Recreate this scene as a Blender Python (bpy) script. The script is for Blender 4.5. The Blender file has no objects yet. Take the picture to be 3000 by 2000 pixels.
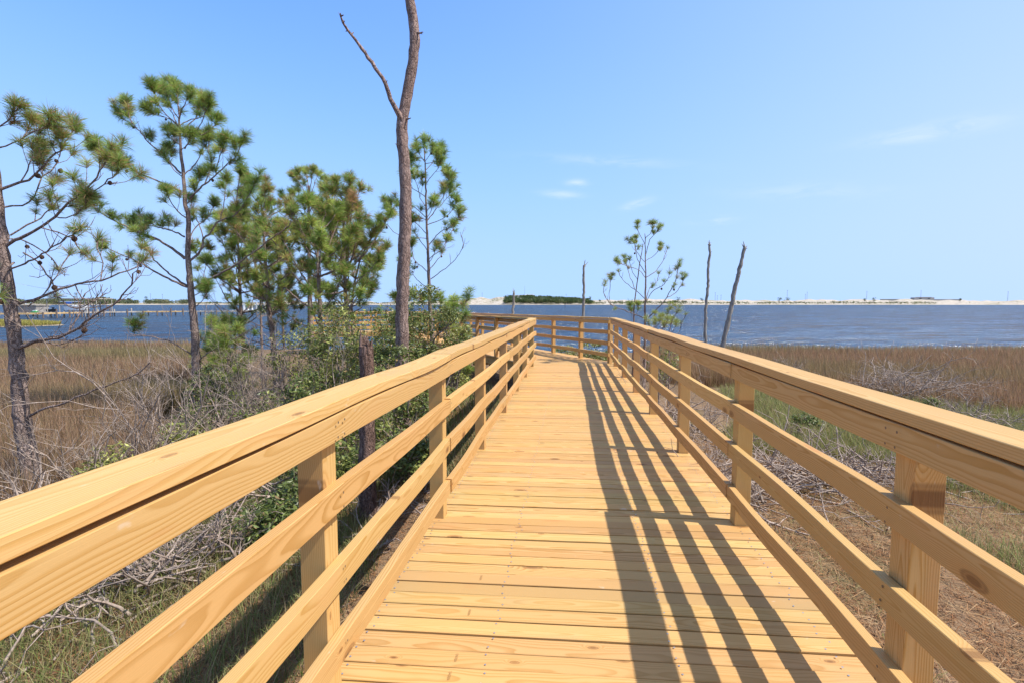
import bpy, math, random
import numpy as np
from math import radians as R

S = bpy.context.scene
COL = S.collection
rng = np.random.default_rng(11)
random.seed(5)

# ------------------------------------------------------------------ camera
F, VPX, HY, EYE = 1450.0, 1672.0, 890.0, 1.37     # focal length etc. in pixels of a 3000 px wide frame
PITCH = math.atan((1000-HY)/F)
YAW = math.atan((VPX-1500)/F*math.cos(PITCH))
FW = np.array([-math.sin(YAW)*math.cos(PITCH), math.cos(YAW)*math.cos(PITCH), -math.sin(PITCH)])
RT = np.array([math.cos(YAW), math.sin(YAW), 0.0])
UP = np.cross(RT, FW)
HF = np.array([-math.sin(YAW), math.cos(YAW), 0.0])
CAM = np.array([0, 0, EYE])

def at(px, py, depth):
    """world point at a horizontal distance 'depth' ahead of the viewpoint on the sight line of a photo pixel"""
    d = FW*F + RT*(px-1500) - UP*(py-1000)
    return CAM + d*(depth/float(d @ HF))

def on(px, py, z):
    d = FW*F + RT*(px-1500) - UP*(py-1000)
    return CAM + d*((z-EYE)/d[2])

def pts(l, depth, dd=0.0):
    n = len(l)
    return np.array([at(p[0], p[1], depth + (p[2] if len(p) > 2 else dd*i/max(1, n-1))) for i, p in enumerate(l)])

cd = bpy.data.cameras.new('camera')
cam = bpy.data.objects.new('camera', cd); COL.objects.link(cam)
cd.sensor_width = 36; cd.sensor_fit = 'HORIZONTAL'; cd.lens = F/3000*36
cd.clip_start = 0.03; cd.clip_end = 12000
cam.location = CAM
cam.rotation_euler = (R(90)-PITCH, 0, YAW)
S.camera = cam

# ------------------------------------------------------------------ node helpers
class NT:
    def __init__(s, name):
        s.m = bpy.data.materials.new(name); s.m.use_nodes = True
        s.t = s.m.node_tree; s.t.nodes.clear()
        s.out = s.t.nodes.new('ShaderNodeOutputMaterial')
    def n(s, typ, **kw):
        nd = s.t.nodes.new(typ)
        for k, v in kw.items():
            if k.startswith('i_'):
                s.set(nd.inputs[k[2:].replace('_', ' ')], v)
            else: setattr(nd, k, v)
        return nd
    def set(s, sock, v):
        if isinstance(v, bpy.types.NodeSocket): s.t.links.new(v, sock)
        elif isinstance(v, bpy.types.Node): s.t.links.new(v.outputs[0], sock)
        else: sock.default_value = v
    def math(s, op, a, b=None, c=None, clamp=False):
        nd = s.t.nodes.new('ShaderNodeMath'); nd.operation = op; nd.use_clamp = clamp
        for i, v in enumerate((a, b, c)):
            if v is not None: s.set(nd.inputs[i], v)
        return nd.outputs[0]
    def mix(s, f, a, b, typ='MIX'):
        nd = s.t.nodes.new('ShaderNodeMix'); nd.data_type = 'RGBA'; nd.blend_type = typ
        s.set(nd.inputs['Factor'], f)
        for k, v in (('A', a), ('B', b)):
            sk = [x for x in nd.inputs if x.name == k and x.type == 'RGBA'][0]
            if isinstance(v, (tuple, list)) and len(v) == 3: v = (*v, 1)
            s.set(sk, v)
        return [o for o in nd.outputs if o.type == 'RGBA'][0]
    def ramp(s, f, stops):
        nd = s.t.nodes.new('ShaderNodeValToRGB'); cr = nd.color_ramp
        while len(cr.elements) < len(stops): cr.elements.new(0.5)
        for e, (p, c) in zip(cr.elements, stops):
            e.position = p; e.color = (*c, 1) if isinstance(c, tuple) else (c, c, c, 1)
        s.set(nd.inputs[0], f); return nd.outputs[0]
    def smooth(s, v, a, b, lo=0., hi=1.):
        nd = s.t.nodes.new('ShaderNodeMapRange'); nd.interpolation_type = 'SMOOTHSTEP'
        for k, x in (('Value', v), ('From Min', a), ('From Max', b), ('To Min', lo), ('To Max', hi)): s.set(nd.inputs[k], x)
        return nd.outputs[0]
    def noise(s, vec, scale=1., detail=2., rough=0.5, dist=0.):
        nd = s.t.nodes.new('ShaderNodeTexNoise')
        if vec is not None: s.set(nd.inputs['Vector'], vec)
        nd.inputs['Scale'].default_value = scale; nd.inputs['Detail'].default_value = detail
        nd.inputs['Roughness'].default_value = rough; nd.inputs['Distortion'].default_value = dist
        return nd
    def scale(s, vec, sc):
        nd = s.t.nodes.new('ShaderNodeVectorMath'); nd.operation = 'MULTIPLY'
        s.set(nd.inputs[0], vec); nd.inputs[1].default_value = sc; return nd.outputs[0]
    def attr(s, name):
        nd = s.t.nodes.new('ShaderNodeAttribute'); nd.attribute_name = name; return nd
    def bump(s, h, strength, dist):
        nd = s.t.nodes.new('ShaderNodeBump'); s.set(nd.inputs['Height'], h)
        nd.inputs['Strength'].default_value = strength; nd.inputs['Distance'].default_value = dist; return nd.outputs[0]
    def finish(s, color, rough=0.7, spec=0.3, normal=None, trans=0.0, metallic=0.0):
        p = s.t.nodes.new('ShaderNodeBsdfPrincipled')
        if isinstance(color, (tuple, list)) and len(color) == 3: color = (*color, 1)
        s.set(p.inputs['Base Color'], color); s.set(p.inputs['Roughness'], rough)
        s.set(p.inputs['Specular IOR Level'], spec); p.inputs['Metallic'].default_value = metallic
        if normal is not None: s.set(p.inputs['Normal'], normal)
        sh = p.outputs[0]
        if trans:
            tr = s.t.nodes.new('ShaderNodeBsdfTranslucent'); s.set(tr.inputs[0], color)
            mx = s.t.nodes.new('ShaderNodeMixShader'); mx.inputs[0].default_value = trans
            s.t.links.new(sh, mx.inputs[1]); s.t.links.new(tr.outputs[0], mx.inputs[2]); sh = mx.outputs[0]
        s.t.links.new(sh, s.out.inputs[0]); return s.m

# ------------------------------------------------------------------ materials
def wood_mat():
    t = NT('yellow_pine_lumber')
    a = t.attr('wc'); bt = t.attr('bt').outputs['Fac']
    sep = t.n('ShaderNodeSeparateXYZ', i_Vector=a.outputs['Vector'])
    s_, a_, b_ = sep.outputs
    V = a.outputs['Vector']
    n1 = t.noise(t.scale(V, (1.15, 4.5, 4.5)), 1, 2.5).outputs[0]
    n2 = t.noise(t.scale(V, (3.5, 16, 16)), 1, 2).outputs[0]
    vo = t.n('ShaderNodeTexVoronoi', voronoi_dimensions='2D', i_Vector=t.scale(V, (2.1, 5.2, 0)), i_Scale=1.0)
    vcs = t.n('ShaderNodeSeparateColor', i_Color=vo.outputs['Color'])
    kd = t.math('DIVIDE', vo.outputs['Distance'], t.math('ADD', .35, vcs.outputs[1]))
    ksel = t.math('GREATER_THAN', vcs.outputs[0], 0.58)
    kn = t.math('MULTIPLY', t.smooth(kd, 0.034, 0.075, 1, 0), ksel)
    halo = t.math('MULTIPLY', t.smooth(kd, 0.03, 0.22, 1, 0), ksel)
    r = t.math('SQRT', t.math('ADD', t.math('MULTIPLY', a_, a_), t.math('MULTIPLY', b_, b_)))
    r = t.math('ADD', r, t.math('MULTIPLY', t.math('SUBTRACT', n1, 0.5), 0.062))
    r = t.math('ADD', r, t.math('MULTIPLY', t.math('SUBTRACT', n2, 0.5), 0.007))
    r = t.math('ADD', r, t.math('MULTIPLY', halo, 0.016))
    v = t.math('FRACT', t.math('DIVIDE', r, 0.0062))
    late = t.ramp(v, [(0.0, 0.05), (0.42, 0.10), (0.62, 0.62), (0.9, 1.0), (0.97, 0.12)])
    fib = t.noise(t.scale(V, (5, 420, 420)), 1, 2).outputs[0]
    light = t.ramp(bt, [(0.0, (.60, .402, .148)), (0.3, (.605, .385, .155)), (0.5, (.61, .365, .138)), (0.66, (.59, .34, .132)), (0.82, (.605, .357, .152)), (0.93, (.56, .375, .145)), (1.0, (.53, .335, .14))])
    dark = t.ramp(bt, [(0.0, (.49, .28, .072)), (0.4, (.44, .225, .052)), (1.0, (.38, .19, .055))])
    gv = t.noise(t.scale(V, (0.5, 5, 5)), 1, 1).outputs[0]
    c = t.mix(t.math('MULTIPLY', late, t.smooth(gv, 0.3, 0.7, 0.6, 1.0)), light, dark)
    c = t.mix(t.smooth(fib, 0.35, 0.75, 0.0, 0.34), c, (.50, .29, .10))
    st = t.noise(t.scale(V, (2.2, 7, 7)), 1, 3).outputs[0]
    c = t.mix(t.smooth(st, 0.52, 0.8, 0.0, 0.45), c, (.60, .33, .14))
    rs = t.noise(t.scale(V, (1.7, 9, 9)), 1, 2, .5).outputs[0]
    c = t.mix(t.smooth(rs, .70, .80, 0, .55), c, (.50, .17, .05))
    gr = t.noise(t.scale(V, (1.1, 3, 3)), 1, 4, 0.6).outputs[0]
    c = t.mix(t.smooth(gr, 0.58, 0.76, 0.0, 0.5), c, (.37, .29, .14))
    ck = t.noise(t.scale(V, (1.6, 150, 150)), 1, 2).outputs[0]
    c = t.mix(t.smooth(ck, 0.735, 0.78, 0.0, 0.6), c, (.17, .09, .03))
    c = t.mix(t.math('MULTIPLY', halo, 0.45), c, (.56, .27, .08))
    c = t.mix(t.math('MULTIPLY', kn, t.math('ADD', .45, t.math('MULTIPLY', vcs.outputs[2], .5))), c, (.17, .075, .025))
    c = t.mix(t.math('MULTIPLY', t.math('MULTIPLY', t.smooth(kd, .05, .07), t.smooth(kd, .10, .075)), t.math('MULTIPLY', ksel, .45)), c, (.10, .045, .02))
    sc = t.noise(t.scale(V, (9, 22, 22)), 1, 3, .6).outputs[0]
    c = t.mix(t.smooth(sc, .70, .78, 0, .45), c, (.66, .56, .44))
    tone = t.smooth(t.math('FRACT', t.math('MULTIPLY', bt, 7.31)), 0, 1, .89, 1.04)
    hs = t.n('ShaderNodeHueSaturation', i_Color=c); t.set(hs.inputs['Value'], tone); c = hs.outputs[0]
    h = t.math('ADD', t.math('MULTIPLY', late, 0.35), t.math('MULTIPLY', fib, 0.6))
    return t.finish(c, 0.62, 0.28, t.bump(h, 0.35, 0.0015))
WOOD = wood_mat()

def bark_mat(name, dark, light, crack, sc=30., zs=0.3):
    t = NT(name)
    tc = t.n('ShaderNodeTexCoord').outputs['Object']
    w = t.noise(tc, 14, 4, .6).outputs['Color']
    v = t.n('ShaderNodeVectorMath', operation='ADD')
    t.set(v.inputs[0], tc); t.set(v.inputs[1], t.scale(w, (0.09, 0.09, 0.12)))
    vec = t.scale(v.outputs[0], (1, 1, zs))
    vo = t.n('ShaderNodeTexVoronoi', feature='DISTANCE_TO_EDGE', i_Vector=vec, i_Scale=sc)
    vc = t.n('ShaderNodeTexVoronoi', i_Vector=vec, i_Scale=sc)
    n = t.noise(t.scale(tc, (1, 1, 0.45)), 70, 5, 0.7).outputs[0]
    big = t.noise(tc, 5, 3).outputs[0]
    g = t.n('ShaderNodeSeparateColor', i_Color=vc.outputs['Color']).outputs[0]
    f = t.math('ADD', t.math('MULTIPLY', g, .35), t.math('MULTIPLY', t.smooth(n, .3, .7), .65))
    c = t.mix(f, dark, light)
    c = t.mix(t.smooth(big, .45, .7, 0, .45), c, tuple(x*1.35 for x in light))
    e = t.math('MULTIPLY', t.smooth(vo.outputs['Distance'], 0.0, 0.10, 1, 0), t.smooth(n, .7, .35))
    c = t.mix(t.math('MULTIPLY', e, 0.75), c, crack)
    h = t.math('ADD', t.math('MULTIPLY', t.smooth(vo.outputs['Distance'], 0, 0.2), .7), t.math('MULTIPLY', n, 0.8))
    return t.finish(c, 0.92, 0.12, t.bump(h, 1.0, 0.02))
BARK = bark_mat('pine_bark', (.20, .14, .115), (.42, .32, .275), (.07, .045, .037))
SNAGBARK = bark_mat('snag_bark', (.19, .125, .105), (.40, .29, .245), (.06, .04, .033), 24, 0.3)
STUMPBARK = bark_mat('stump_bark', (.13, .075, .055), (.30, .20, .165), (.03, .02, .016), 48, 0.16)

def grey_wood(name, c0, c1):
    t = NT(name)
    tc = t.n('ShaderNodeTexCoord').outputs['Object']
    n = t.noise(t.scale(tc, (1, 1, 0.12)), 40, 4, 0.6).outputs[0]
    n2 = t.noise(tc, 3, 2).outputs[0]
    c = t.mix(t.smooth(n, 0.3, 0.7), c0, c1)
    c = t.mix(t.smooth(n2, 0.5, 0.7, 0, 0.4), c, (.10, .08, .06))
    return t.finish(c, 0.9, 0.1, t.bump(n, 0.6, 0.006))
GREYWOOD = grey_wood('weathered_grey_wood', (.17, .15, .13), (.36, .33, .29))
TWIG = grey_wood('bleached_dead_twigs', (.25, .19, .155), (.47, .38, .32))
TWIGBROWN = grey_wood('brown_dead_twigs', (.20, .145, .115), (.38, .30, .26))
PILE = grey_wood('piling_wood', (.10, .075, .06), (.24, .185, .15))

def leaf_mat(name, trans=0.35, rough=0.5, spec=0.35):
    t = NT(name)
    c = t.attr('Col').outputs['Color']
    return t.finish(c, rough, spec, None, trans)
NEEDLE = leaf_mat('pine_needles', 0.44, 0.5, 0.35)
LEAF = leaf_mat('shrub_leaves', 0.28, 0.42, 0.45)
GRASS = leaf_mat('grass_blades', 0.35, 0.6, 0.2)
FARLEAF = leaf_mat('distant_foliage', 0.15, 0.8, 0.05)

def plain(name, col, rough=0.6, spec=0.3, nscale=0, amt=0.25, metallic=0):
    t = NT(name)
    if nscale:
        tc = t.n('ShaderNodeTexCoord').outputs['Object']
        n = t.noise(tc, nscale, 4, 0.6).outputs[0]
        c = t.mix(t.smooth(n, 0.3, 0.7), tuple(x*(1-amt) for x in col), tuple(min(1, x*(1+amt)) for x in col))
    else: c = col
    return t.finish(c, rough, spec, None, 0, metallic)
WHITE = plain('white_paint', (.78, .78, .76), 0.45, 0.4, 2, .08)
SCREW = plain('galvanised_screw', (.55, .53, .5), 0.35, 0.5, metallic=0.8)
SCREWDARK = plain('rail_screw', (.16, .12, .085), 0.45, 0.4, metallic=0.4)
CONCRETE = plain('grey_concrete', (.38, .36, .33), 0.85, 0.2, 1.5, .2)
GREYBOARD = plain('grey_boards', (.27, .25, .23), 0.85, 0.2, 3, .3)
PIERWOOD = plain('pier_lumber', (.50, .34, .16), 0.8, 0.2, 2, .25)
PIERGREY = plain('grey_pier_lumber', (.38, .34, .29), 0.8, 0.2, 2, .25)
BLUE = plain('blue_canvas', (.05, .14, .45), 0.7, 0.2)
GREENP = plain('green_gelcoat', (.10, .50, .13), 0.3, 0.5)
ORANGE = plain('orange_plastic', (.75, .28, .03), 0.4, 0.4)
DARKP = plain('dark_rubber', (.03, .03, .035), 0.5, 0.4)
CONE = plain('pine_cone_scales', (.085, .05, .032), 0.85, 0.2, 60, .4)
INK = plain('faded_stamp_ink', (.33, .19, .075), 0.8, 0.1)
POLE = plain('pole_wood', (.16, .14, .125), 0.9, 0.1)
GLASS = plain('dark_window_glass', (.04, .05, .06), 0.1, 0.6)

def ground_mat():
    t = NT('ground_litter')
    tc = t.n('ShaderNodeTexCoord').outputs['Object']
    sp = t.n('ShaderNodeSeparateXYZ', i_Vector=tc)
    n1 = t.noise(tc, 0.55, 4, 0.6).outputs[0]
    n2 = t.noise(tc, 6, 5, 0.7).outputs[0]
    n3 = t.noise(tc, 60, 3, 0.7).outputs[0]
    c = t.mix(t.smooth(n2, 0.3, 0.7), (.135, .075, .042), (.29, .19, .115))
    c = t.mix(t.smooth(n3, 0.4, 0.7, 0, .6), c, (.36, .255, .16))
    c = t.mix(t.smooth(n1, 0.5, 0.66, 0, .55), c, (.10, .105, .035))
    c = t.mix(t.smooth(n3, 0.25, 0.42, .6, 0), c, (.05, .032, .022))
    # mud and wet peat towards the marsh
    c = t.mix(t.smooth(sp.outputs[2], -1.02, -0.82, .75, 0), c, (.155, .105, .062))
    c = t.mix(t.smooth(sp.outputs[2], -1.30, -1.16, .9, 0), c, (.40, .34, .25))
    h = t.math('ADD', n2, t.math('MULTIPLY', n3, 0.6))
    return t.finish(c, 0.95, 0.1, t.bump(h, 0.8, 0.05))
GROUND = ground_mat()

def sand_mat():
    t = NT('dune_sand')
    tc = t.n('ShaderNodeTexCoord').outputs['Object']
    n = t.noise(t.scale(tc, (1, 1, 3)), 0.02, 5, 0.65).outputs[0]
    n2 = t.noise(t.scale(tc, (1, .6, 3)), 0.16, 5, 0.7).outputs[0]
    c = t.mix(t.smooth(n2, 0.35, 0.7), (.36, .30, .235), (.56, .51, .445))
    c = t.mix(t.smooth(n, 0.5, 0.68, 0, .7), c, (.24, .225, .13))
    c = t.mix(t.smooth(n2, 0.58, 0.7, 0, .65), c, (.15, .15, .075))
    return t.finish(c, 0.95, 0.05)
SAND = sand_mat()

def water_mat():
    t = NT('bay_water')
    tc = t.n('ShaderNodeTexCoord').outputs['Object']
    rot = t.n('ShaderNodeMapping', i_Vector=tc); rot.inputs['Rotation'].default_value = (0, 0, R(-12))
    v = rot.outputs[0]
    a = t.noise(t.scale(v, (0.8, 1.9, 1)), 1.0, 4, 0.6, 0.3).outputs[0]
    b = t.noise(t.scale(v, (0.16, 0.42, 1)), 1.0, 4, 0.6, 0.3).outputs[0]
    d = t.noise(t.scale(v, (0.035, 0.10, 1)), 1.0, 4, 0.6, 0.3).outputs[0]
    w = t.noise(t.scale(v, (0.008, 0.03, 1)), 1.0, 3, 0.5).outputs[0]
    h = t.math('ADD', t.math('ADD', t.math('MULTIPLY', a, 0.50), t.math('MULTIPLY', b, 1.7)), t.math('MULTIPLY', d, 2.6))
    c = t.mix(t.smooth(w, 0.35, 0.65), (.014, .046, .095), (.026, .062, .108))
    ch = t.math('ADD', t.math('MULTIPLY', a, .5), t.math('MULTIPLY', b, .5))
    c = t.mix(t.smooth(ch, 0.40, 0.53, .9, 0), c, (.060, .046, .038))  # ripple contrast put into the colour: browner in the wave troughs
    nrm = t.bump(h, 1.0, 1.0)
    df = t.n('ShaderNodeBsdfDiffuse', i_Color=c, i_Normal=nrm)
    gl = t.n('ShaderNodeBsdfGlossy', i_Roughness=.16, i_Normal=nrm); gl.inputs['Color'].default_value = (.92, .95, 1, 1)
    fr = t.n('ShaderNodeFresnel', i_IOR=1.33, i_Normal=nrm)
    fa = t.math('ADD', .05, t.math('MULTIPLY', t.math('MULTIPLY', t.math('MINIMUM', fr.outputs[0], .8), .66), t.smooth(t.math('ADD', t.math('MULTIPLY', b, .6), t.math('MULTIPLY', a, .4)), .36, .62, .45, 1.2)))
    mx = t.n('ShaderNodeMixShader'); t.set(mx.inputs[0], fa); t.t.links.new(df.outputs[0], mx.inputs[1]); t.t.links.new(gl.outputs[0], mx.inputs[2])
    t.t.links.new(mx.outputs[0], t.out.inputs[0]); return t.m
WATER = water_mat()

# ------------------------------------------------------------------ mesh builder
class G:
    def __init__(s): s.v = []; s.f = []; s.c = []; s.w = []; s.b = []; s.n = 0
    def add(s, v, f, col=None, wc=None, bt=None):
        v = np.asarray(v, float).reshape(-1, 3); f = np.asarray(f, np.int64)
        s.v.append(v); s.f.append(f + s.n); k = len(v); s.n += k
        if col is not None:
            col = np.asarray(col, float)
            s.c.append(np.broadcast_to(col, (k, 3)) if col.ndim == 1 else col)
        if wc is not None: s.w.append(wc); s.b.append(np.full(k, bt))
    def box(s, lo, hi, col=None, R3=None, o=None):
        x0, y0, z0 = lo; x1, y1, z1 = hi
        v = np.array([(x0, y0, z0), (x1, y0, z0), (x1, y1, z0), (x0, y1, z0), (x0, y0, z1), (x1, y0, z1), (x1, y1, z1), (x0, y1, z1)], float)
        if R3 is not None: v = v @ R3.T
        if o is not None: v = v + o
        s.add(v, [(0, 3, 2, 1), (4, 5, 6, 7), (0, 1, 5, 4), (1, 2, 6, 5), (2, 3, 7, 6), (3, 0, 4, 7)], col)
    def build(s, name, mat, parent=None, loc=None, smooth=False):
        v = np.concatenate(s.v)
        if parent is not None: o0 = np.array(parent['_w'])
        else: o0 = np.array(loc if loc is not None else (0, 0, 0), float)
        v = v - o0
        me = bpy.data.meshes.new(name)
        cnt = np.concatenate([np.full(len(f), f.shape[1]) for f in s.f])
        loops = np.concatenate([f.ravel() for f in s.f])
        me.vertices.add(len(v)); me.vertices.foreach_set('co', v.astype(np.float32).ravel())
        me.loops.add(len(loops)); me.loops.foreach_set('vertex_index', loops.astype(np.int32))
        me.polygons.add(len(cnt)); me.polygons.foreach_set('loop_start', (np.cumsum(cnt)-cnt).astype(np.int32))
        me.polygons.foreach_set('use_smooth', np.full(len(cnt), bool(smooth)))
        if s.c:
            c = np.concatenate(s.c); at_ = me.attributes.new('Col', 'FLOAT_COLOR', 'POINT')
            at_.data.foreach_set('color', np.c_[c, np.ones(len(c))].astype(np.float32).ravel())
        if s.w:
            at_ = me.attributes.new('wc', 'FLOAT_VECTOR', 'POINT'); at_.data.foreach_set('vector', np.concatenate(s.w).astype(np.float32).ravel())
            at_ = me.attributes.new('bt', 'FLOAT', 'POINT'); at_.data.foreach_set('value', np.concatenate(s.b).astype(np.float32))
        me.update(calc_edges=True); me.validate()
        me.materials.append(mat)
        o = bpy.data.objects.new(name, me); COL.objects.link(o)
        o['_w'] = [float(x) for x in o0]
        if parent is not None: o.parent = parent
        else: o.location = o0
        return o

def thing(name, label, cat, loc, group=None):
    o = bpy.data.objects.new(name, None); COL.objects.link(o)
    o.location = loc; o['_w'] = [float(x) for x in loc]; o.empty_display_size = 0.2
    return tag(o, label, cat, group)
def tag(o, label, cat, group=None):
    o['label'] = label; o['category'] = cat
    if group: o['group'] = group
    return o
def kind(o, k, label=None, cat=None):
    o['kind'] = k
    if label: o['label'] = label
    if cat: o['category'] = cat
    return o

def unit(v):
    v = np.asarray(v, float); return v/np.maximum(1e-9, np.linalg.norm(v, axis=-1, keepdims=True))

def curve(p, step=0.08, jit=0.0, r=None):
    """smooth resample of a polyline (Catmull-Rom)"""
    p = np.asarray(p, float)
    if len(p) < 3: q = np.linspace(p[0], p[-1], max(2, int(np.linalg.norm(p[-1]-p[0])/step)+1))
    else:
        e = np.vstack([2*p[0]-p[1], p, 2*p[-1]-p[-2]]); out = []
        for i in range(len(p)-1):
            a, b, c, d = e[i:i+4]; n = max(1, int(np.linalg.norm(c-b)/step))
            t = np.linspace(0, 1, n, endpoint=False)[:, None]
            out.append(0.5*(2*b+(c-a)*t+(2*a-5*b+4*c-d)*t**2+(3*b-a-3*c+d)*t**3))
        out.append(p[-1:]); q = np.vstack(out)
    if jit and len(q) > 2: q[1:-1] += (r or rng).normal(0, jit, q[1:-1].shape)
    return q

def tube(g, p, rad, sides=6, lump=0.0, r=None, col=None, tip=True):
    p = np.asarray(p, float); n = len(p); rad = np.broadcast_to(np.asarray(rad, float), (n,))
    t = np.gradient(p, axis=0); t = unit(t)
    u = np.cross(t, (0.13, 0.31, 1.0) if abs(t[0][2]) < 0.9 else (1.0, 0.2, 0.1)); u = unit(u); w = np.cross(t, u)
    a = np.linspace(0, 2*math.pi, sides, endpoint=False)
    rr = rad[:, None]*np.ones(sides)
    if lump: rr = rr*(1+(r or rng).normal(0, lump, rr.shape))
    v = p[:, None]+rr[..., None]*(np.cos(a)[None, :, None]*u[:, None]+np.sin(a)[None, :, None]*w[:, None])
    i = np.arange(n-1)[:, None]*sides; j = np.arange(sides)[None]; k = (j+1) % sides
    f = np.stack([i+j, i+k, i+sides+k, i+sides+j], -1).reshape(-1, 4)
    g.add(v.reshape(-1, 3), f, col)
    if tip and sides > 4:
        g.add(np.vstack([v[-1], p[-1:]+t[-1]*rad[-1]*0.4]), [(q, (q+1) % sides, sides) for q in range(sides)], col)

# ------------------------------------------------------------------ boardwalk
def board(g, path, side, up, w, t, bt=None, rr=None, bevel=0.002):
    """sawn board swept along a path, w across 'side', t along 'up', with its own grain coordinates"""
    r = rr or rng
    p = np.asarray(path, float); n = len(p)
    side = np.broadcast_to(unit(side), (n, 3)); up = np.broadcast_to(unit(up), (n, 3))
    hw, ht, b = w/2, t/2, bevel
    cs = np.array([(-hw+b, -ht), (hw-b, -ht), (hw, -ht+b), (hw, ht-b), (hw-b, ht), (-hw+b, ht), (-hw, ht-b), (-hw, -ht+b)])
    v = p[:, None]+cs[None, :, :1]*side[:, None]+cs[None, :, 1:]*up[:, None]
    s = np.r_[0, np.cumsum(np.linalg.norm(np.diff(p, axis=0), axis=1))]
    oa, ob, os_ = r.normal(0, 0.028), r.choice([-1, 1])*r.uniform(0.02, 0.10), r.uniform(0, 60)
    wc = np.stack([np.repeat(s+os_, 8), np.tile(cs[:, 0], n)+oa, np.tile(cs[:, 1], n)+ob], -1)
    i = np.arange(n-1)[:, None]*8; j = np.arange(8)[None]; k = (j+1) % 8
    f = np.stack([i+j, i+k, i+8+k, i+8+j], -1).reshape(-1, 4)
    btv = r.random() if bt is None else bt
    g.add(v.reshape(-1, 3), f, None, wc, btv)
    for e in (0, n-1):
        g.add(v[e], [tuple(range(8))] if e else [tuple(range(7, -1, -1))], None, wc[e*8:e*8+8], btv)

def zdeck(y): return 0.0 if y < 11 else -0.0072*(y-11)
D2 = np.array([-0.5, 0.866, 0]); N2 = np.array([0.866, 0.5, 0])

def railing(label, P, inn, e0, e1, breaks, seed, caps=True):
    """P: inner face points of the posts along the run; inn: unit vector towards the deck"""
    r = np.random.default_rng(seed)
    P = np.array([(x, y, zdeck(y)) for x, y in P]); inn = np.array([*inn, 0.0])
    d0 = unit(P[1]-P[0]); d1 = unit(P[-1]-P[-2])
    root = thing('railing', label, 'railing', P[len(P)//2])
    for q in P:
        g = G(); d = unit(P[-1]-P[0]); d[2] = 0; d = unit(d)
        c = q+d*0.0445-inn*0.0445
        pp = np.array([c+(0, 0, z) for z in (0.001, 0.3, 0.6, 1.008)])
        board(g, pp, d, inn, 0.089, 0.089, None, r, 0.002)
        g.build('post', WOOD, root)
    full = np.vstack([P[0]-d0*e0, P, P[-1]+d1*e1])
    sl = np.r_[0, np.cumsum(np.linalg.norm(np.diff(full, axis=0), axis=1))]
    def pos(s): return np.stack([np.interp(s, sl, full[:, i]) for i in range(3)], -1)
    cuts = [0]+[sl[1+i]+0.045 for i in breaks]+[sl[-1]]
    def layer(nm, z, w, t, off, flat, wob, cutj):
        cc = [cuts[0]]+[c+(r.uniform(-.01, .01) if cutj else 0) for c in cuts[1:-1]]+[cuts[-1]]
        for a, b in zip(cc[:-1], cc[1:]):
            if b-a < 0.05: continue
            s = np.linspace(a+0.0012, b-0.0012, max(3, int((b-a)/0.12)))
            q = pos(s)
            ph = r.uniform(0, 6.28, 4)
            lat = wob*(0.6*np.sin(s*2.1+ph[0])+0.5*np.sin(s*4.3+ph[1])); ver = wob*(0.7*np.sin(s*1.9+ph[2])+0.35*np.sin(s*5.1+ph[3]))
            q = q+inn*(off+lat*(1.0 if not flat else 1.6))[:, None]+np.array([0, 0, 1.])*(z+ver*(0.9 if not flat else 0.7))[:, None]
            g = G()
            if flat: board(g, q, inn, (0, 0, 1), w, t, None, r, 0.002)
            else: board(g, q, (0, 0, 1), inn, w, t, None, r, 0.002)
            g.build(nm, WOOD, root)
    layer('rail', 0.200, 0.089, 0.038, 0.0195, False, 0.0068, True)
    layer('rail', 0.465, 0.089, 0.038, 0.0195, False, 0.0068, True)
    layer('rail', 0.720, 0.089, 0.038, 0.0195, False, 0.0068, True)
    layer('top_board', 0.9625, 0.089, 0.038, 0.0195, False, 0.003, False)
    g = G(); th = np.linspace(0, 6.283, 7)[:-1]
    for q in P:
        for z in (.2, .465, .72, .9625):
            for dz in (-.024, .024):
                for ds in (.018, .066):
                    if ds > .05 and z < .9: continue
                    c = q+d0*(ds+(.026 if z < .9 else 0)+r.normal(0, .004))+inn*.0472+np.array([0, 0, z+dz]); g.add(c+d0*.0048*np.cos(th)[:, None]+np.array([0, 0, .0048])*np.sin(th)[:, None], [tuple(range(6))])
    kind(g.build('screw_heads', SCREWDARK, root), 'stuff')
    layer('cap_board', 1.0365, 0.140, 0.038, -0.026, True, 0.0062, True)
    return root

RP = [(1.026, -1.45), (1.026, 0.06), (1.024, 1.575), (1.022, 3.118), (1.003, 4.633), (.994, 6.25), (.982, 7.78), (.965, 9.345), (.955, 11.0)]
LP = [(-.795, -1.5), (-.795, 0.0), (-.795, 1.49), (-.795, 3.0), (-.799, 4.53), (-.796, 6.13), (-.800, 7.665), (-.803, 9.19), (-.80, 10.79)]
railing('sunlit railing along the left side of the near boardwalk planks', LP, (1, 0), 0.3, 0.22, [1, 3, 5, 7], 21)
railing('shaded railing along the right side of the near boardwalk, casting striped shadows on the planks', RP, (-1, 0), 0.3, 0.58, [1, 3, 5, 7], 33)
A0 = np.array([.915, 11.60]); d2 = D2[:2]; n2 = N2[:2]
A1 = A0+d2*18.6
P1 = A1-n2*1.78-d2*1.95; C0 = P1-n2*4.2; B1 = C0+d2*1.95
run2r = [tuple(A0+d2*t) for t in (0.02, 1.33, 2.82, 4.3, 5.8, 7.25, 8.75, 10.2, 11.7, 13.2, 14.6, 16.1, 17.5, 18.5)]
railing('shaded railing beyond the bend on the bay side, in front of the open water', run2r, tuple(-n2), 0.0, 0.1, [2, 4, 6, 8, 10, 12], 41)
L20 = np.array([-.83, 11.02])
run2l = [tuple(L20+d2*t) for t in (0.62, 2.1, 3.6, 5.1, 6.6, 8.1, 9.6, 11.1, 12.6, 14.1, 15.6, 16.9)]
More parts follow.
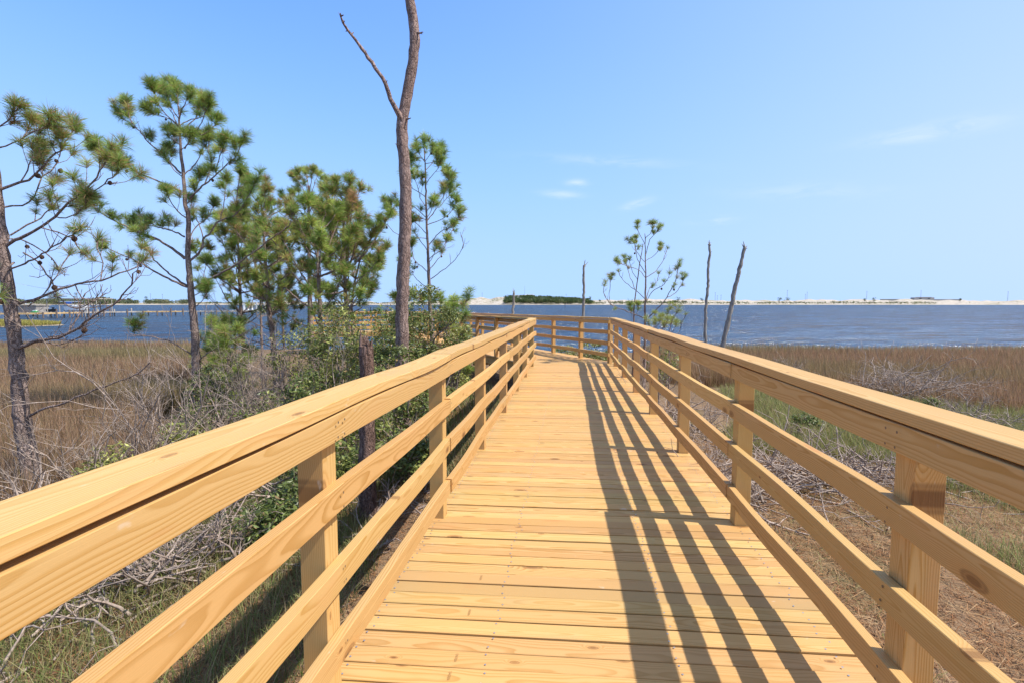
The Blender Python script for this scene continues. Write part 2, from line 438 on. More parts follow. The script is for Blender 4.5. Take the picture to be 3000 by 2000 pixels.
railing('railing beyond the bend on the landward side, its back and outer posts showing', run2l, tuple(n2), 0.55, 0.2, [1, 3, 5, 7, 9], 47)
def spaced(a, b, n): return [tuple(a+(b-a)*i/(n-1)) for i in range(n)]
railing('near railing of the far spur behind the shrubs', spaced(P1-n2*.1, C0, 5), tuple(d2), 0.0, 0.0, [2], 51)
railing('short end railing of the far spur behind the pine trunks', spaced(C0, B1, 3), tuple(n2), 0.0, 0.0, [], 52)
railing('bay side railing of the far spur, behind the pine trunks', spaced(B1, A1, 5), tuple(-d2), 0.0, 0.0, [2], 53)

walk = thing('boardwalk', 'new yellow pine plank boardwalk on pilings, turning left above the shore', 'boardwalk', (0.1, 4.0, 0))
g = G(); rb = np.random.default_rng(77)
SL = math.tan(R(2.2)); PIT = 0.0945
def xl(y): return -0.915 if y < 10.97 else -0.915-(y-10.97)*0.577
def xr(y): return 1.135 if y < 11.72 else 1.135-(y-11.72)*0.577
rows = []
y = -1.6
while y < 27.9:
    a, b = xl(y-0.04), xr(y+0.04)
    if y > 26.8: a = max(a, -9.94+(y-26.8)*1.732)
    if b-a > 0.2: rows.append((y, a+rb.normal(0, .003), b+rb.normal(0, .004)))
    y += PIT
for (y, a, b) in rows:
    xs = np.linspace(a, b, 6); bow = rb.normal(0, 0.0022)
    wv = bow*np.sin((xs-a)/(b-a)*3.14)
    q = np.stack([xs, y+xs*SL+wv, np.full(6, -0.019+zdeck(y)+rb.normal(0, 0.0012))+rb.normal(0, .0006, 6)], -1)
    tilt = rb.normal(0, 0.010)
    board(g, q, (-SL, 1, tilt), (0, -tilt, 1), 0.0868+rb.normal(0, .0016), 0.038, None, rb, 0.0025)
# platform planks
for k in range(int(((A1-P1) @ d2)/PIT)):
    a = C0+d2*(k*PIT+.06)-n2*.1; b = P1+d2*(k*PIT+.06)-n2*.02
    q = np.linspace(np.array([*a, zdeck(a[1])-.019]), np.array([*b, zdeck(a[1])-.019]), 3)
    board(g, q, D2, (0, 0, 1), 0.089, 0.038, None, rb, 0.003)
decking = g.build('decking', WOOD, walk)
# screws
g = G(); th = np.linspace(0, 2*math.pi, 7)[:-1]
for (y, a, b) in rows:
    if y > 9: break
    for sx in (a+.09, -0.305, 0.42, b-.1):
        for dy in (-.026, .026):
            cx, cy = sx+rb.normal(0, .008), y+sx*SL+dy+rb.normal(0, .003)
            g.add(np.vstack([np.stack([cx+.0042*np.cos(th), cy+.0042*np.sin(th), np.full(6, .0028)], -1)]), [tuple(range(6))])
kind(g.build('screw_heads', SCREW, walk), 'stuff')
# rim boards, stringers
def beam(p0, p1, w, t, nm, mat=WOOD):
    g = G(); p0 = np.array(p0, float); p1 = np.array(p1, float); d = unit(p1-p0)
    side = unit(np.cross(d, (0, 0, 1)))
    board(g, np.linspace(p0, p1, 8), (0, 0, 1), side, w, t, None, rb, .004); g.build(nm, mat, walk)
ZB = -0.045-0.0925
beam((-.875, -1.6, ZB), (-.875, 10.95, ZB), .184, .038, 'rim_board')
beam((1.095, -1.6, ZB), (1.095, 11.62, ZB), .184, .038, 'rim_board')
e = L20-n2*.05; f_ = P1-n2*.05
beam((*e, ZB), (*f_, ZB+zdeck(f_[1])), .184, .038, 'rim_board')
e = A0+n2*.14; f_ = A1+n2*.14
beam((*e, ZB), (*f_, ZB+zdeck(f_[1])), .184, .038, 'rim_board')
beam((*(P1-d2*.05-n2*.1), ZB-.08), (*(C0-d2*.05), ZB-.08), .184, .038, 'rim_board')
beam((*(C0-n2*.12), ZB-.08), (*(B1-n2*.12), ZB-.1), .184, .038, 'rim_board')
for x in (-.3, .5): beam((x, -1.6, ZB), (x, 11.4, ZB), .184, .038, 'stringer')
for o_ in (.45, 1.2):
    e = L20+n2*o_+d2*.2; f_ = P1+n2*o_
    beam((*e, ZB), (*f_, ZB+zdeck(f_[1])), .184, .038, 'stringer')
def piling(x, y, top=-.235):
    g = G(); z = np.linspace(-2.0, top+zdeck(y), 8)
    tube(g, np.stack([x+rb.normal(0, .004, 8), np.full(8, y), z], -1), .098, 10, .03, rb)
    g.build('piling', PILE, walk, smooth=True)
for y in (-1.0, 2.0, 5.0, 8.0, 10.7):
    piling(-.74, y); piling(.96, y)
    beam((-.98, y-.11, ZB-.18), (1.2, y-.11, ZB-.18), .184, .045, 'cross_beam')
for t in (1.2, 4.0, 6.8, 9.6, 12.4, 15.2, 18.2):
    a = L20+d2*t+n2*.1; b = a+n2*1.5
    piling(*a); piling(*b)
    beam((*(a-n2*.2-d2*.12), ZB-.18+zdeck(a[1])), (*(b+n2*.2-d2*.12), ZB-.18+zdeck(a[1])), .184, .045, 'cross_beam')
for q in (C0+n2*.2+d2*.2, B1+n2*.2-d2*.2, (C0+B1)/2+n2*.2): piling(*q)
# faded grade stamps on a few planks
def stamp(px, py, txt):
    p = on(px, py, 0)
    cu = bpy.data.curves.new('stamp_text', 'FONT'); cu.body = txt; cu.size = 0.0155; cu.space_character = 1.05
    cu.align_x = 'CENTER'; cu.align_y = 'CENTER'
    to = bpy.data.objects.new('stamp_text', cu); COL.objects.link(to)
    bpy.context.view_layer.update()
    me = bpy.data.meshes.new_from_object(to.evaluated_get(bpy.context.evaluated_depsgraph_get()))
    bpy.data.objects.remove(to)
    me.materials.clear(); me.materials.append(INK)
    o = bpy.data.objects.new('grade_stamp', me); COL.objects.link(o); o.parent = walk
    yk = min(rows, key=lambda q: abs(q[0]+p[0]*SL-p[1]))[0]
    o.location = np.array((p[0], yk+p[0]*SL, 0.0042))-np.array(walk['_w']); o.rotation_euler = (0, 0, R(-88))
for px, py in ((1334, 1937), (1313, 1992), (1374, 1797), (1411, 1687)): stamp(px, py, '0408A')

# ------------------------------------------------------------------ terrain, water, far land
ZW = -1.30
_sx = [-90, -60, -40, -28, -20, -15, -8, -1, 3, 9, 20, 40, 60, 90]
_sy = [12, 18, 23.5, 26, 27.5, 27.5, 27.5, 28, 28.2, 27.6, 28.2, 29, 27, 22]
def vnoise(x, y, s, seed):
    k = np.random.default_rng(seed); out = 0
    for i in range(5):
        a = k.uniform(0, 6.28); f = k.uniform(.6, 1.6)*s; out = out+np.sin(f*(x*math.cos(a)+y*math.sin(a))+k.uniform(0, 6.28))
    return out/5
def gz(x, y):
    x = np.asarray(x, float); y = np.asarray(y, float)
    d = np.interp(x, _sx, _sy)+0.8*vnoise(x, y, 0.5, 3)-y
    u = np.exp(-((np.abs(x+.5)/6.5)**2.4+(np.maximum(0, np.abs(y-3))/11)**2.4))
    z = -1.14+0.56*u+0.05*vnoise(x, y, 1.1, 4)+0.03*vnoise(x, y, 3.7, 5)
    k = np.clip((1.6-d)/3.2, 0, 1); k = k*k*(3-2*k)
    return z*(1-k)+k*np.minimum(z, -1.75-0.05*np.clip(-d, 0, 20))
def grid(nm, xs, ys, fz, mat):
    X, Y = np.meshgrid(xs, ys); Z = fz(X, Y); n, m = X.shape
    i = np.arange(n-1)[:, None]*m; j = np.arange(m-1)[None]
    g = G(); g.add(np.stack([X, Y, Z], -1).reshape(-1, 3), np.stack([i+j, i+j+1, i+m+j+1, i+m+j], -1).reshape(-1, 4))
    return g.build(nm, mat, None, (0, 0, 0), smooth=True)
xs = np.r_[np.linspace(-90, -16, 75)[:-1], np.linspace(-16, 16, 150), np.linspace(16, 90, 75)[1:]]
ys = np.r_[np.linspace(-40, -4, 30)[:-1], np.linspace(-4, 32, 160), np.linspace(32, 60, 20)[1:]]
kind(grid('ground', xs, ys, gz, GROUND), 'structure')
g = G(); g.add([(-7000, -40, ZW), (7000, -40, ZW), (7000, 9000, ZW), (-7000, 9000, ZW)], [(0, 1, 2, 3)])
kind(g.build('water', WATER, None, (0, 0, 0)), 'structure')

# far shore: x in photo pixels -> dune height in metres at ~1000 m
FD = 1000.0
PXM = FD/F
_hp = [-900, -200, 0, 250, 560, 700, 860, 1000, 1130, 1230, 1310, 1350, 1375, 1405, 1425, 1440, 1462, 1480, 1520, 1600, 1680, 1710, 1745, 1800, 1880, 1950, 2010, 2080, 2200, 2320, 2440, 2560, 2680, 2760, 2850, 2950, 3050, 3300, 3900]
_hs = 1.35
_hh = [3, 3, 3, 3, 4, 4, 6, 4, 4.5, 5.5, 5.5, 7, 11.5, 12, 10, 9, 13, 12, 14, 12, 9, 8, 7.5, 8, 9.5, 8, 9.5, 7, 7.5, 7.5, 9, 7.5, 8.5, 8, 6.5, 7.5, 7.5, 6, 5]
def farpt(px, depth, z):
    d = RT*((px-1500)/F)*1.0+HF
    q = d*depth; return np.array([q[0], q[1], z])
pxs = np.linspace(-900, 3900, 900)
prof = [(0, -2.2), (6, -1.0), (14, 0.35), (40, .12), (85, .7), (120, 1.0), (180, .85), (300, .3), (500, 0.1)]
V = []
hp = np.interp(pxs, _hp, _hh)*_hs; k = np.random.default_rng(9)
hp = np.maximum(2.0, hp+2.0*vnoise(pxs, pxs*0, .06, 1)+1.5*vnoise(pxs, pxs*0, .17, 2))
for i, (dd, m) in enumerate(prof):
    wob = 1+0.12*vnoise(pxs, pxs*0, 0.11, 20+i) if i > 2 else 1
    sh = 18*vnoise(pxs, pxs*0, .012, 55)
    for px, h, s_, w_ in zip(pxs, hp, sh if i < 5 else sh*0, wob*np.ones_like(pxs)):
        z = ZW+m if i < 3 else ZW+max(0.8, (h-1.3)*m*w_+1.3)
        V.append(farpt(px, FD+dd+s_, z))
n, m = len(prof), len(pxs); i = np.arange(n-1)[:, None]*m; j = np.arange(m-1)[None]
g = G(); g.add(V, np.stack([i+j, i+j+1, i+m+j+1, i+m+j], -1).reshape(-1, 4))
kind(g.build('far_shore', SAND, None, (0, FD, 0), smooth=True), 'structure')
def farh(px, dd):
    h = float(np.interp(px, _hp, _hh))*_hs; mm = float(np.interp(dd, [p[0] for p in prof], [max(0, p[1]) for p in prof]))
    return ZW+max(.8, (h-1.3)*mm+1.3)

# ------------------------------------------------------------------ sky and sun
sun_to = np.array([0.695, -0.085, 1.0])
elev = math.atan2(1.0, math.hypot(sun_to[0], sun_to[1])); azi = math.atan2(sun_to[0], sun_to[1])
w = bpy.data.worlds.new('World'); S.world = w; w.use_nodes = True
t = w.node_tree; t.nodes.clear()
class W(NT):
    def __init__(s, t): s.t = t
ww = W(t)
sky = t.nodes.new('ShaderNodeTexSky'); sky.sky_type = 'NISHITA'; sky.sun_disc = False
sky.sun_elevation = elev; sky.sun_rotation = azi; sky.altitude = 0; sky.air_density = 1.0; sky.dust_density = 0.15; sky.ozone_density = 3.5
bg = t.nodes.new('ShaderNodeBackground'); bg.inputs[1].default_value = SKYS = 0.15
# faint cirrus wisps
dirv = t.nodes.new('ShaderNodeTexCoord').outputs['Generated']
nz = ww.noise(ww.scale(dirv, (14, 14, 60)), 1, 5, 0.6, 0.6).outputs[0]
acc = None
for px, py, su, sv, am, rot in ((2720, 385, .07, .011, .17, .0), (1690, 535, .018, .006, .24, -.05), (1645, 568, .034, .006, .20, -.08), (1865, 597, .026, .007, .19, .25), (2090, 645, .032, .006, .18, .03), (1780, 470, .12, .008, .10, -.1), (2350, 560, .1, .012, .08, -.1)):
    d = unit(FW*F+RT*(px-1500)-UP*(py-1000)); r_ = unit(np.cross(d, (0, 0, 1))); u_ = np.cross(r_, d)
    r2 = r_*math.cos(rot)+u_*math.sin(rot); u2 = -r_*math.sin(rot)+u_*math.cos(rot)
    def dot(v):
        nd = t.nodes.new('ShaderNodeVectorMath'); nd.operation = 'DOT_PRODUCT'; ww.set(nd.inputs[0], dirv); nd.inputs[1].default_value = v; return nd.outputs['Value']
    a = ww.math('DIVIDE', dot(r2), su); b = ww.math('DIVIDE', ww.math('ADD', dot(u2), ww.math('MULTIPLY', ww.math('SUBTRACT', nz, .5), .012)), sv)
    e_ = ww.math('EXPONENT', ww.math('MULTIPLY', ww.math('ADD', ww.math('MULTIPLY', a, a), ww.math('MULTIPLY', b, b)), -1))
    fr = ww.math('GREATER_THAN', dot(d), 0)
    e_ = ww.math('MULTIPLY', ww.math('MULTIPLY', e_, fr), am)
    acc = e_ if acc is None else ww.math('ADD', acc, e_)
acc = ww.math('MULTIPLY', acc, ww.smooth(nz, .3, .62), clamp=True)
ssep = t.nodes.new('ShaderNodeSeparateColor'); t.links.new(sky.outputs[0], ssep.inputs[0])
scmb = t.nodes.new('ShaderNodeCombineColor')
sdot = t.nodes.new('ShaderNodeVectorMath'); sdot.operation = 'DOT_PRODUCT'; t.links.new(dirv, sdot.inputs[0]); sdot.inputs[1].default_value = unit(sun_to)
aurs = [ww.smooth(sdot.outputs['Value'], -.05, 0.95, 1.0, 1.52), ww.smooth(sdot.outputs['Value'], -.05, 0.95, 1.0, 1.13)]                # brighter towards the sun
for i_, (mx_, v0, kk) in enumerate(((2.36, .50, 1.10), (3.62, .74, .95), (6.1, -2.0, .45))):     # hazy summer sky: the clear-air model, levelling off to the horizon
    e_ = ww.math('EXPONENT', ww.math('MULTIPLY', ww.math('MAXIMUM', ww.math('SUBTRACT', ssep.outputs[i_], v0), .03), -kk))
    t.links.new(ww.math('MULTIPLY', ww.math('MULTIPLY', ww.math('SUBTRACT', 1.0, e_), mx_), aurs[i_] if i_ < 2 else 1.0), scmb.inputs[i_])
dz = t.nodes.new('ShaderNodeSeparateXYZ'); t.links.new(dirv, dz.inputs[0])
zenith_fill = ww.mix(1.0, sky.outputs[0], (1.75, 1.5, 1.15), 'MULTIPLY')  # zenith above the frame brightened past a real sky, added as shadow fill
skyt = ww.mix(ww.smooth(dz.outputs[2], .56, .78), scmb.outputs[0], zenith_fill)
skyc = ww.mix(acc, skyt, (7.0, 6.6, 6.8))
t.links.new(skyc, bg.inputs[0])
wo = t.nodes.new('ShaderNodeOutputWorld'); t.links.new(bg.outputs[0], wo.inputs[0])
sl = bpy.data.lights.new('sun', 'SUN'); sl.energy = 4.6; sl.angle = R(0.53); sl.color = (1.0, .945, .86)
so = bpy.data.objects.new('sun', sl); COL.objects.link(so)
import mathutils
so.rotation_euler = mathutils.Vector(sun_to).to_track_quat('Z', 'Y').to_euler(); so.location = (20, -5, 30)
S.view_settings.view_transform = 'Standard'; S.view_settings.look = 'None'; S.view_settings.exposure = 0.48; S.view_settings.gamma = 1.0
S.cycles.max_bounces = 8; S.cycles.diffuse_bounces = 3; S.cycles.transparent_max_bounces = 8

# ------------------------------------------------------------------ foliage builders
def needle_template(n, L, wd, seed, spread=(22, 82)):
    r = np.random.default_rng(seed)
    base = np.stack([r.normal(0, .004, n), r.normal(0, .004, n), r.uniform(-.35, .18, n)*L], -1)
    th = np.radians(r.uniform(*spread, n)); ph = r.uniform(0, 6.283, n)
    d = np.stack([np.sin(th)*np.cos(ph), np.sin(th)*np.sin(ph), np.cos(th)], -1)
    ln = L*r.uniform(.7, 1.12, n)
    s = unit(np.cross(d, r.normal(0, 1, (n, 3))))
    tipp = base+d*ln[:, None]+np.array([0, 0, -.10])*ln[:, None]*np.sin(th)[:, None]
    mid = base+d*(ln*.55)[:, None]
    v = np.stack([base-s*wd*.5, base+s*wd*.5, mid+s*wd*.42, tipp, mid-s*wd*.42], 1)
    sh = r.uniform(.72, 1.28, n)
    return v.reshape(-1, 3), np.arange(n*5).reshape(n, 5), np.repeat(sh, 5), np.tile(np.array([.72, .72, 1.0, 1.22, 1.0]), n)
TPL_NEAR = [needle_template(125, .185, .0042, 300+i) for i in range(6)]
TPL_MID = [needle_template(80, .20, .0062, 320+i) for i in range(6)]
TPL_THIN = [needle_template(52, .19, .0055, 360+i, (30, 95)) for i in range(5)]
TPL_DEAD = [needle_template(40, .14, .006, 340+i, (40, 120)) for i in range(3)]
GREEN = np.array((.36, .48, .10)); DGREEN = np.array((.20, .30, .075)); YGREEN = np.array((.56, .62, .16)); BROWN = np.array((.52, .32, .16))

def tuft(g, p, d, r, tpl, sc=1.0, tint=None, brown=0.0):
    v, f, sh, tipg = tpl[r.integers(len(tpl))]
    d = unit(d); a = unit(np.cross(d, (.3, .2, 1) if abs(d[2]) < .9 else (1, .1, .2))); b = np.cross(d, a)
    an = r.uniform(0, 6.283); a2 = a*math.cos(an)+b*math.sin(an); b2 = np.cross(d, a2)
    if tint is None:
        q = r.random(); tint = DGREEN*(1-q)+GREEN*q if q < .75 else GREEN*.45+YGREEN*.55
    tint = tint*r.uniform(.8, 1.2)
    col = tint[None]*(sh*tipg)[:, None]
    if brown > 0:
        m = np.repeat(r.random(len(f)) < brown, 5); col = np.where(m[:, None], BROWN[None]*sh[:, None], col)
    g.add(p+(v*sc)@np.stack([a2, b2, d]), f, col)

def rot_about(v, ax, an):
    ax = unit(ax); return v*math.cos(an)+np.cross(ax, v)*math.sin(an)+ax*(ax @ v)*(1-math.cos(an))

def limb(gw, gn, path, r0, r1, r, tpl, live=1.0, every=.16, start=.4, tl=(.12, .42), sc=1.0, tips=3, brown=.08, tint=None, bare_twigs=True, cones=None, up=.55):
    """a limb along a path with side twigs, each ending in a needle tuft (or bare)"""
    q = curve(path, .07, .006, r); n = len(q)
    s = np.r_[0, np.cumsum(np.linalg.norm(np.diff(q, axis=0), axis=1))]; T = s[-1]
    tube(gw, q, r0+(r1-r0)*np.linspace(0, 1, n)**.8, 6, .10, r)
    tg = unit(np.gradient(q, axis=0))
    x = T*start+r.uniform(0, every)
    side = r.choice([-1, 1])
    while x < T*.985:
        k = min(n-1, int(np.searchsorted(s, x))); p = q[k]; d = tg[k]
        side = -side
        ax = unit(np.cross(d, r.normal(0, 1, 3))); d2_ = rot_about(d, ax, math.radians(r.uniform(35, 70)))
        d2_ = unit(d2_+np.array([0, 0, up*r.uniform(.2, 1.2)]))
        L = r.uniform(*tl)*(1.15-.45*x/T)
        e = p+d2_*L*.55; e2 = e+unit(d2_+np.array([0, 0, up*.9]))*L*.5
        tw = curve([p, e, e2], .07, .004, r)
        alive = r.random() < live
        if alive or bare_twigs:
            tube(gw, tw, np.linspace(max(.0035, r1*.75), .0028, len(tw)), 4, .1, r)
        if alive:
            tuft(gn, tw[-1], tw[-1]-tw[-2]+np.array([0, 0, .02]), r, tpl, sc*r.uniform(.78, 1.12), tint, brown if r.random() < .8 else .5)
            if r.random() < .35: tuft(gn, tw[len(tw)//2], tw[-1]-tw[0], r, tpl, sc*r.uniform(.6, .85), tint, brown)
        elif r.random() < .6 and bare_twigs:
            d3 = unit(d2_+r.normal(0, .5, 3)); tube(gw, curve([e, e+d3*L*.3, e+d3*L*.5+np.array([0, 0, .05])], .06, .004, r), .0026, 3, 0, r)
        if cones is not None and r.random() < .09: cones.append(p+np.array([r.normal(0, .03), r.normal(0, .03), -.035]))
        x += every*r.uniform(.6, 1.5)
    if live > 0.02:
        for i in range(tips):
            k = n-1-int(i*n*.045); k = max(1, k)
            o = r.normal(0, .03+.05*i, 3) if i else np.zeros(3)
            dd = unit(tg[k]+np.array([0, 0, .5])+r.normal(0, .3, 3))
            if i: tube(gw, np.array([q[k], q[k]+dd*.12]), .004, 4, 0, r, tip=False)
            tuft(gn, q[k]+(dd*.12 if i else 0), dd, r, tpl, sc*r.uniform(.9, 1.15), tint, brown)
    return q

def cone_mesh():
    g = G(); n = 9; zz = np.linspace(0, 1, 12); prof = np.sin(zz*math.pi)**.7*.028
    prof[1::2] *= 1.18; prof[0] = prof[-1] = .003
    V = [(a*math.cos(t), a*math.sin(t), -z*.075) for z, a in zip(zz, prof) for t in np.linspace(0, 6.283, n, endpoint=False)]
    i = np.arange(11)[:, None]*n; j = np.arange(n)[None]; k = (j+1) % n
    g.add(V, np.stack([i+j, i+n+j, i+n+k, i+k], -1).reshape(-1, 4)); return g
_cone = cone_mesh().build('pine_cone', CONE, None, (0, 0, 0)); CONEME = _cone.data; bpy.data.objects.remove(_cone)
def add_cones(root, cs, r, lim=12):
    w = np.array(root['_w'])
    for p in cs[:lim]:
        o = bpy.data.objects.new('pine_cone', CONEME); COL.objects.link(o); o.parent = root
        o.location = np.asarray(p)-w; o.rotation_euler = (r.uniform(-.6, .6), r.uniform(-.6, .6), r.uniform(0, 6)); s_ = r.uniform(.6, .9); o.scale = (s_, s_, s_)

def root_at(name, label, cat, p, group=None):
    return thing(name, label, cat, (p[0], p[1], float(gz(p[0], p[1]))), group)
def ground_end(trunk):
    """drop a trunk's lower end into the ground"""
    p = trunk[0].copy(); p[2] = float(gz(p[0], p[1]))-.12
    return np.vstack([p, trunk]) if trunk[0][2] > p[2]+.2 else trunk

def trunk_tube(g, path, r0, r1, r, lump=.07, sides=14, flare=1.35):
    q = curve(ground_end(path), .09, .004, r); n = len(q); tt = np.linspace(0, 1, n)
    rad = r0+(r1-r0)*tt**.85; h = q[:, 2]-q[0, 2]
    rad = rad*(1+(flare-1)*np.exp(-h/.35))
    tube(g, q, rad, sides, lump, r); return q

def hand_pine(label, depth, trunk, r0, r1, limbs, seed, tpl, every=.14, sc=1.0, brown=.08, tl=(.12, .42), name='pine_tree', cat='pine tree', group=None, tint=None, conelim=12):
    """trunk and limbs laid out as the photo shows them; limbs: (points, live share, start, radius, depth drift)"""
    r = np.random.default_rng(seed)
    tp = pts(trunk, depth); root = root_at(name, label, cat, tp[0], group)
    gw, gn, cs = G(), G(), []
    gt = G(); trunk_tube(gt, tp, r0, r1, r)
    gt.build('trunk', BARK, root, smooth=True)
    for L in limbs:
        p, live, start, rad, drift = L
        path = pts(p, depth, drift)
        limb(gw, gn, path, rad, .006, r, tpl, live, every, start, tl, sc, 4 if live > .5 else 1, brown, tint, True, cs)
    gw.build('branches', BARK, root, smooth=True)
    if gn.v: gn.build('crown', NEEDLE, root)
    add_cones(root, cs, r, conelim)
    return root

def wild_pine(label, depth, trunk, r0, r1, crown_from, spread, seed, tpl=None, whorls=9, per=4, live=.85, sc=.98, brown=.1, tint=None, name='pine_tree', cat='pine tree', group=None, dead_low=8, every=.165, flat=0.0, tl=(.12, .4)):
    """a pine grown by rule: whorls of upswept limbs between crown_from and the tip"""
    r = np.random.default_rng(seed); tpl = tpl or TPL_MID
    tp = pts(trunk, depth); root = root_at(name, label, cat, tp[0], group)
    gt, gw, gn = G(), G(), G()
    q = trunk_tube(gt, tp, r0, r1, r, .06, 10); gt.build('trunk', BARK, root, smooth=True)
    z0, z1 = q[0, 2], q[-1, 2]
    for i in range(whorls):
        u = (i+r.uniform(-.3, .3))/max(1, whorls-1); u = min(1, max(0, u))
        k = int((len(q)-1)*(crown_from+(1-crown_from)*u*.98)); p = q[k]
        L0 = spread*(min(1, .72+u*1.2) if u < .3 else 1.05-(.72-flat)*(u-.3)/.7)
        for j in range(per):
            az = j*6.283/per+r.uniform(-.7, .7)+i*1.1; L = L0*r.uniform(.65, 1.15)
            el = math.radians(r.uniform(8, 38)+20*u)
            d = np.array([math.cos(az)*math.cos(el), math.sin(az)*math.cos(el), math.sin(el)])
            a = p+d*L*.45+r.normal(0, .03, 3); b = p+d*L*.8+np.array([0, 0, .16*L]); c = b+unit(d*np.array([1, 1, .3])+np.array([0, 0, 1.]))*L*.3
            limb(gw, gn, [p, a, b, c], max(.006, r1*.5+.012*L), .005, r, tpl, live, every, .32, tl, sc, 4, brown if r.random() < .7 else brown*3, tint)
    tuft(gn, q[-1], (0, 0, 1), r, tpl, sc*1.1, tint)
    for i in range(dead_low):
        k = int((len(q)-1)*r.uniform(crown_from*.55, crown_from)); p = q[k]; az = r.uniform(0, 6.283); L = spread*r.uniform(.5, 1.1)
        d = np.array([math.cos(az), math.sin(az), r.uniform(.05, .5)])
        limb(gw, gn, [p, p+d*L*.5, p+d*L*.85+np.array([0, 0, .1]), p+d*L+np.array([0, 0, .35*L])], .012, .004, r, tpl, .06, .2, .3, (.1, .35), sc, 0, 0)
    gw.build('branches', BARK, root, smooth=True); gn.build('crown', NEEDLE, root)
    return root

def dead_bush(label, base, h, spread, stems, seed, mat=None, group=None, depth_=3, lean=(0, 0), thick=.012, name='dead_bush', cat='dead bush', low=False, twigs=7, sides=4):
    r = np.random.default_rng(seed); g = G()
    b0 = np.array(base, float)
    def grow(p, d, L, rad, lev):
        n = 4; q = [p]; dd = d
        for i in range(n):
            dd = unit(dd+r.normal(0, .22, 3)+np.array([0, 0, .10 if not low else -.02])); q.append(q[-1]+dd*L/n)
        q = np.array(q); q[:, 2] = np.maximum(q[:, 2], b0[2]+.01)
        tube(g, curve(q, .09, .004, r), np.linspace(rad, rad*.55, len(curve(q, .09))), sides if lev == 0 else 3, .05, r, tip=False) if False else tube(g, q, np.linspace(rad, rad*.5, n+1), sides if lev == 0 else 3, .08, r, tip=False)
        if lev >= depth_: return
        for i in range(twigs if lev else twigs+1):
            k = r.integers(1, n+1); ax = r.normal(0, 1, 3); d3 = rot_about(unit(q[k]-q[k-1]), ax, math.radians(r.uniform(25, 75)))
            grow(q[k], unit(d3), L*r.uniform(.32, .62), rad*.5, lev+1)
    for i in range(stems):
        az = r.uniform(0, 6.283); t_ = r.uniform(.15, 1.0)*spread/max(.1, h)
        d = unit(np.array([math.cos(az)*t_+lean[0], math.sin(az)*t_+lean[1], 1.0 if not low else r.uniform(.05, .5)]))
        o = b0+np.array([math.cos(az), math.sin(az), 0])*r.uniform(0, .12)*spread+np.array([0, 0, -.04])
        grow(o, d, (h if not low else spread)*r.uniform(.55, .8), thick*r.uniform(.7, 1.2), 0)
    o = g.build(name, mat or TWIG, None, b0, smooth=True)
    return tag(o, label, cat, group)

def brush_pile(label, c, sx, sy, h, n, seed, mat=None, group=None, thick=(.004, .014)):
    """a heap of cut branches"""
    r = np.random.default_rng(seed); g = G(); c = np.array(c, float)
    for i in range(n):
        x, y = r.normal(0, .45, 2); rad = math.hypot(x, y)
        p = np.array([c[0]+x*sx, c[1]+y*sy, 0]); base = float(gz(p[0], p[1]))
        p[2] = base+max(.02, h*(1-rad)*r.uniform(.1, 1.0))
        az = r.uniform(0, 6.283); L = r.uniform(.3, 1.2)*min(sx, sy)*.9; up = r.normal(.12, .28) if r.random() > .12 else r.uniform(.5, 1.4)
        d = unit(np.array([math.cos(az), math.sin(az), up])); q = [p]
        for k in range(4):
            d = unit(d+r.normal(0, .22, 3)); q.append(q[-1]+d*L/4)
        q = np.array(q); q[:, 2] = np.maximum(q[:, 2], base+.01); rd = r.uniform(*thick)
        tube(g, q, np.linspace(rd, rd*.4, 5), 4, .08, r, tip=False)
        for k in range(r.integers(2, 6)):
            m = r.integers(1, 5); d2_ = unit(rot_about(unit(q[m]-q[m-1]), r.normal(0, 1, 3), math.radians(r.uniform(30, 80))))
            l2 = L*r.uniform(.15, .45); e = np.array([q[m], q[m]+d2_*l2*.5, q[m]+unit(d2_+r.normal(0, .3, 3))*l2])
            tube(g, e, np.linspace(rd*.45, rd*.22, 3), 3, 0, r, tip=False)
            if r.random() < .6:
                d4 = unit(d2_+r.normal(0, .7, 3)); tube(g, np.array([e[1], e[1]+d4*l2*.4]), rd*.22, 3, 0, r, tip=False)
    o = g.build('brush_pile', mat or TWIG, None, (c[0], c[1], float(gz(c[0], c[1]))), smooth=True)
    return tag(o, label, 'brush pile', group)

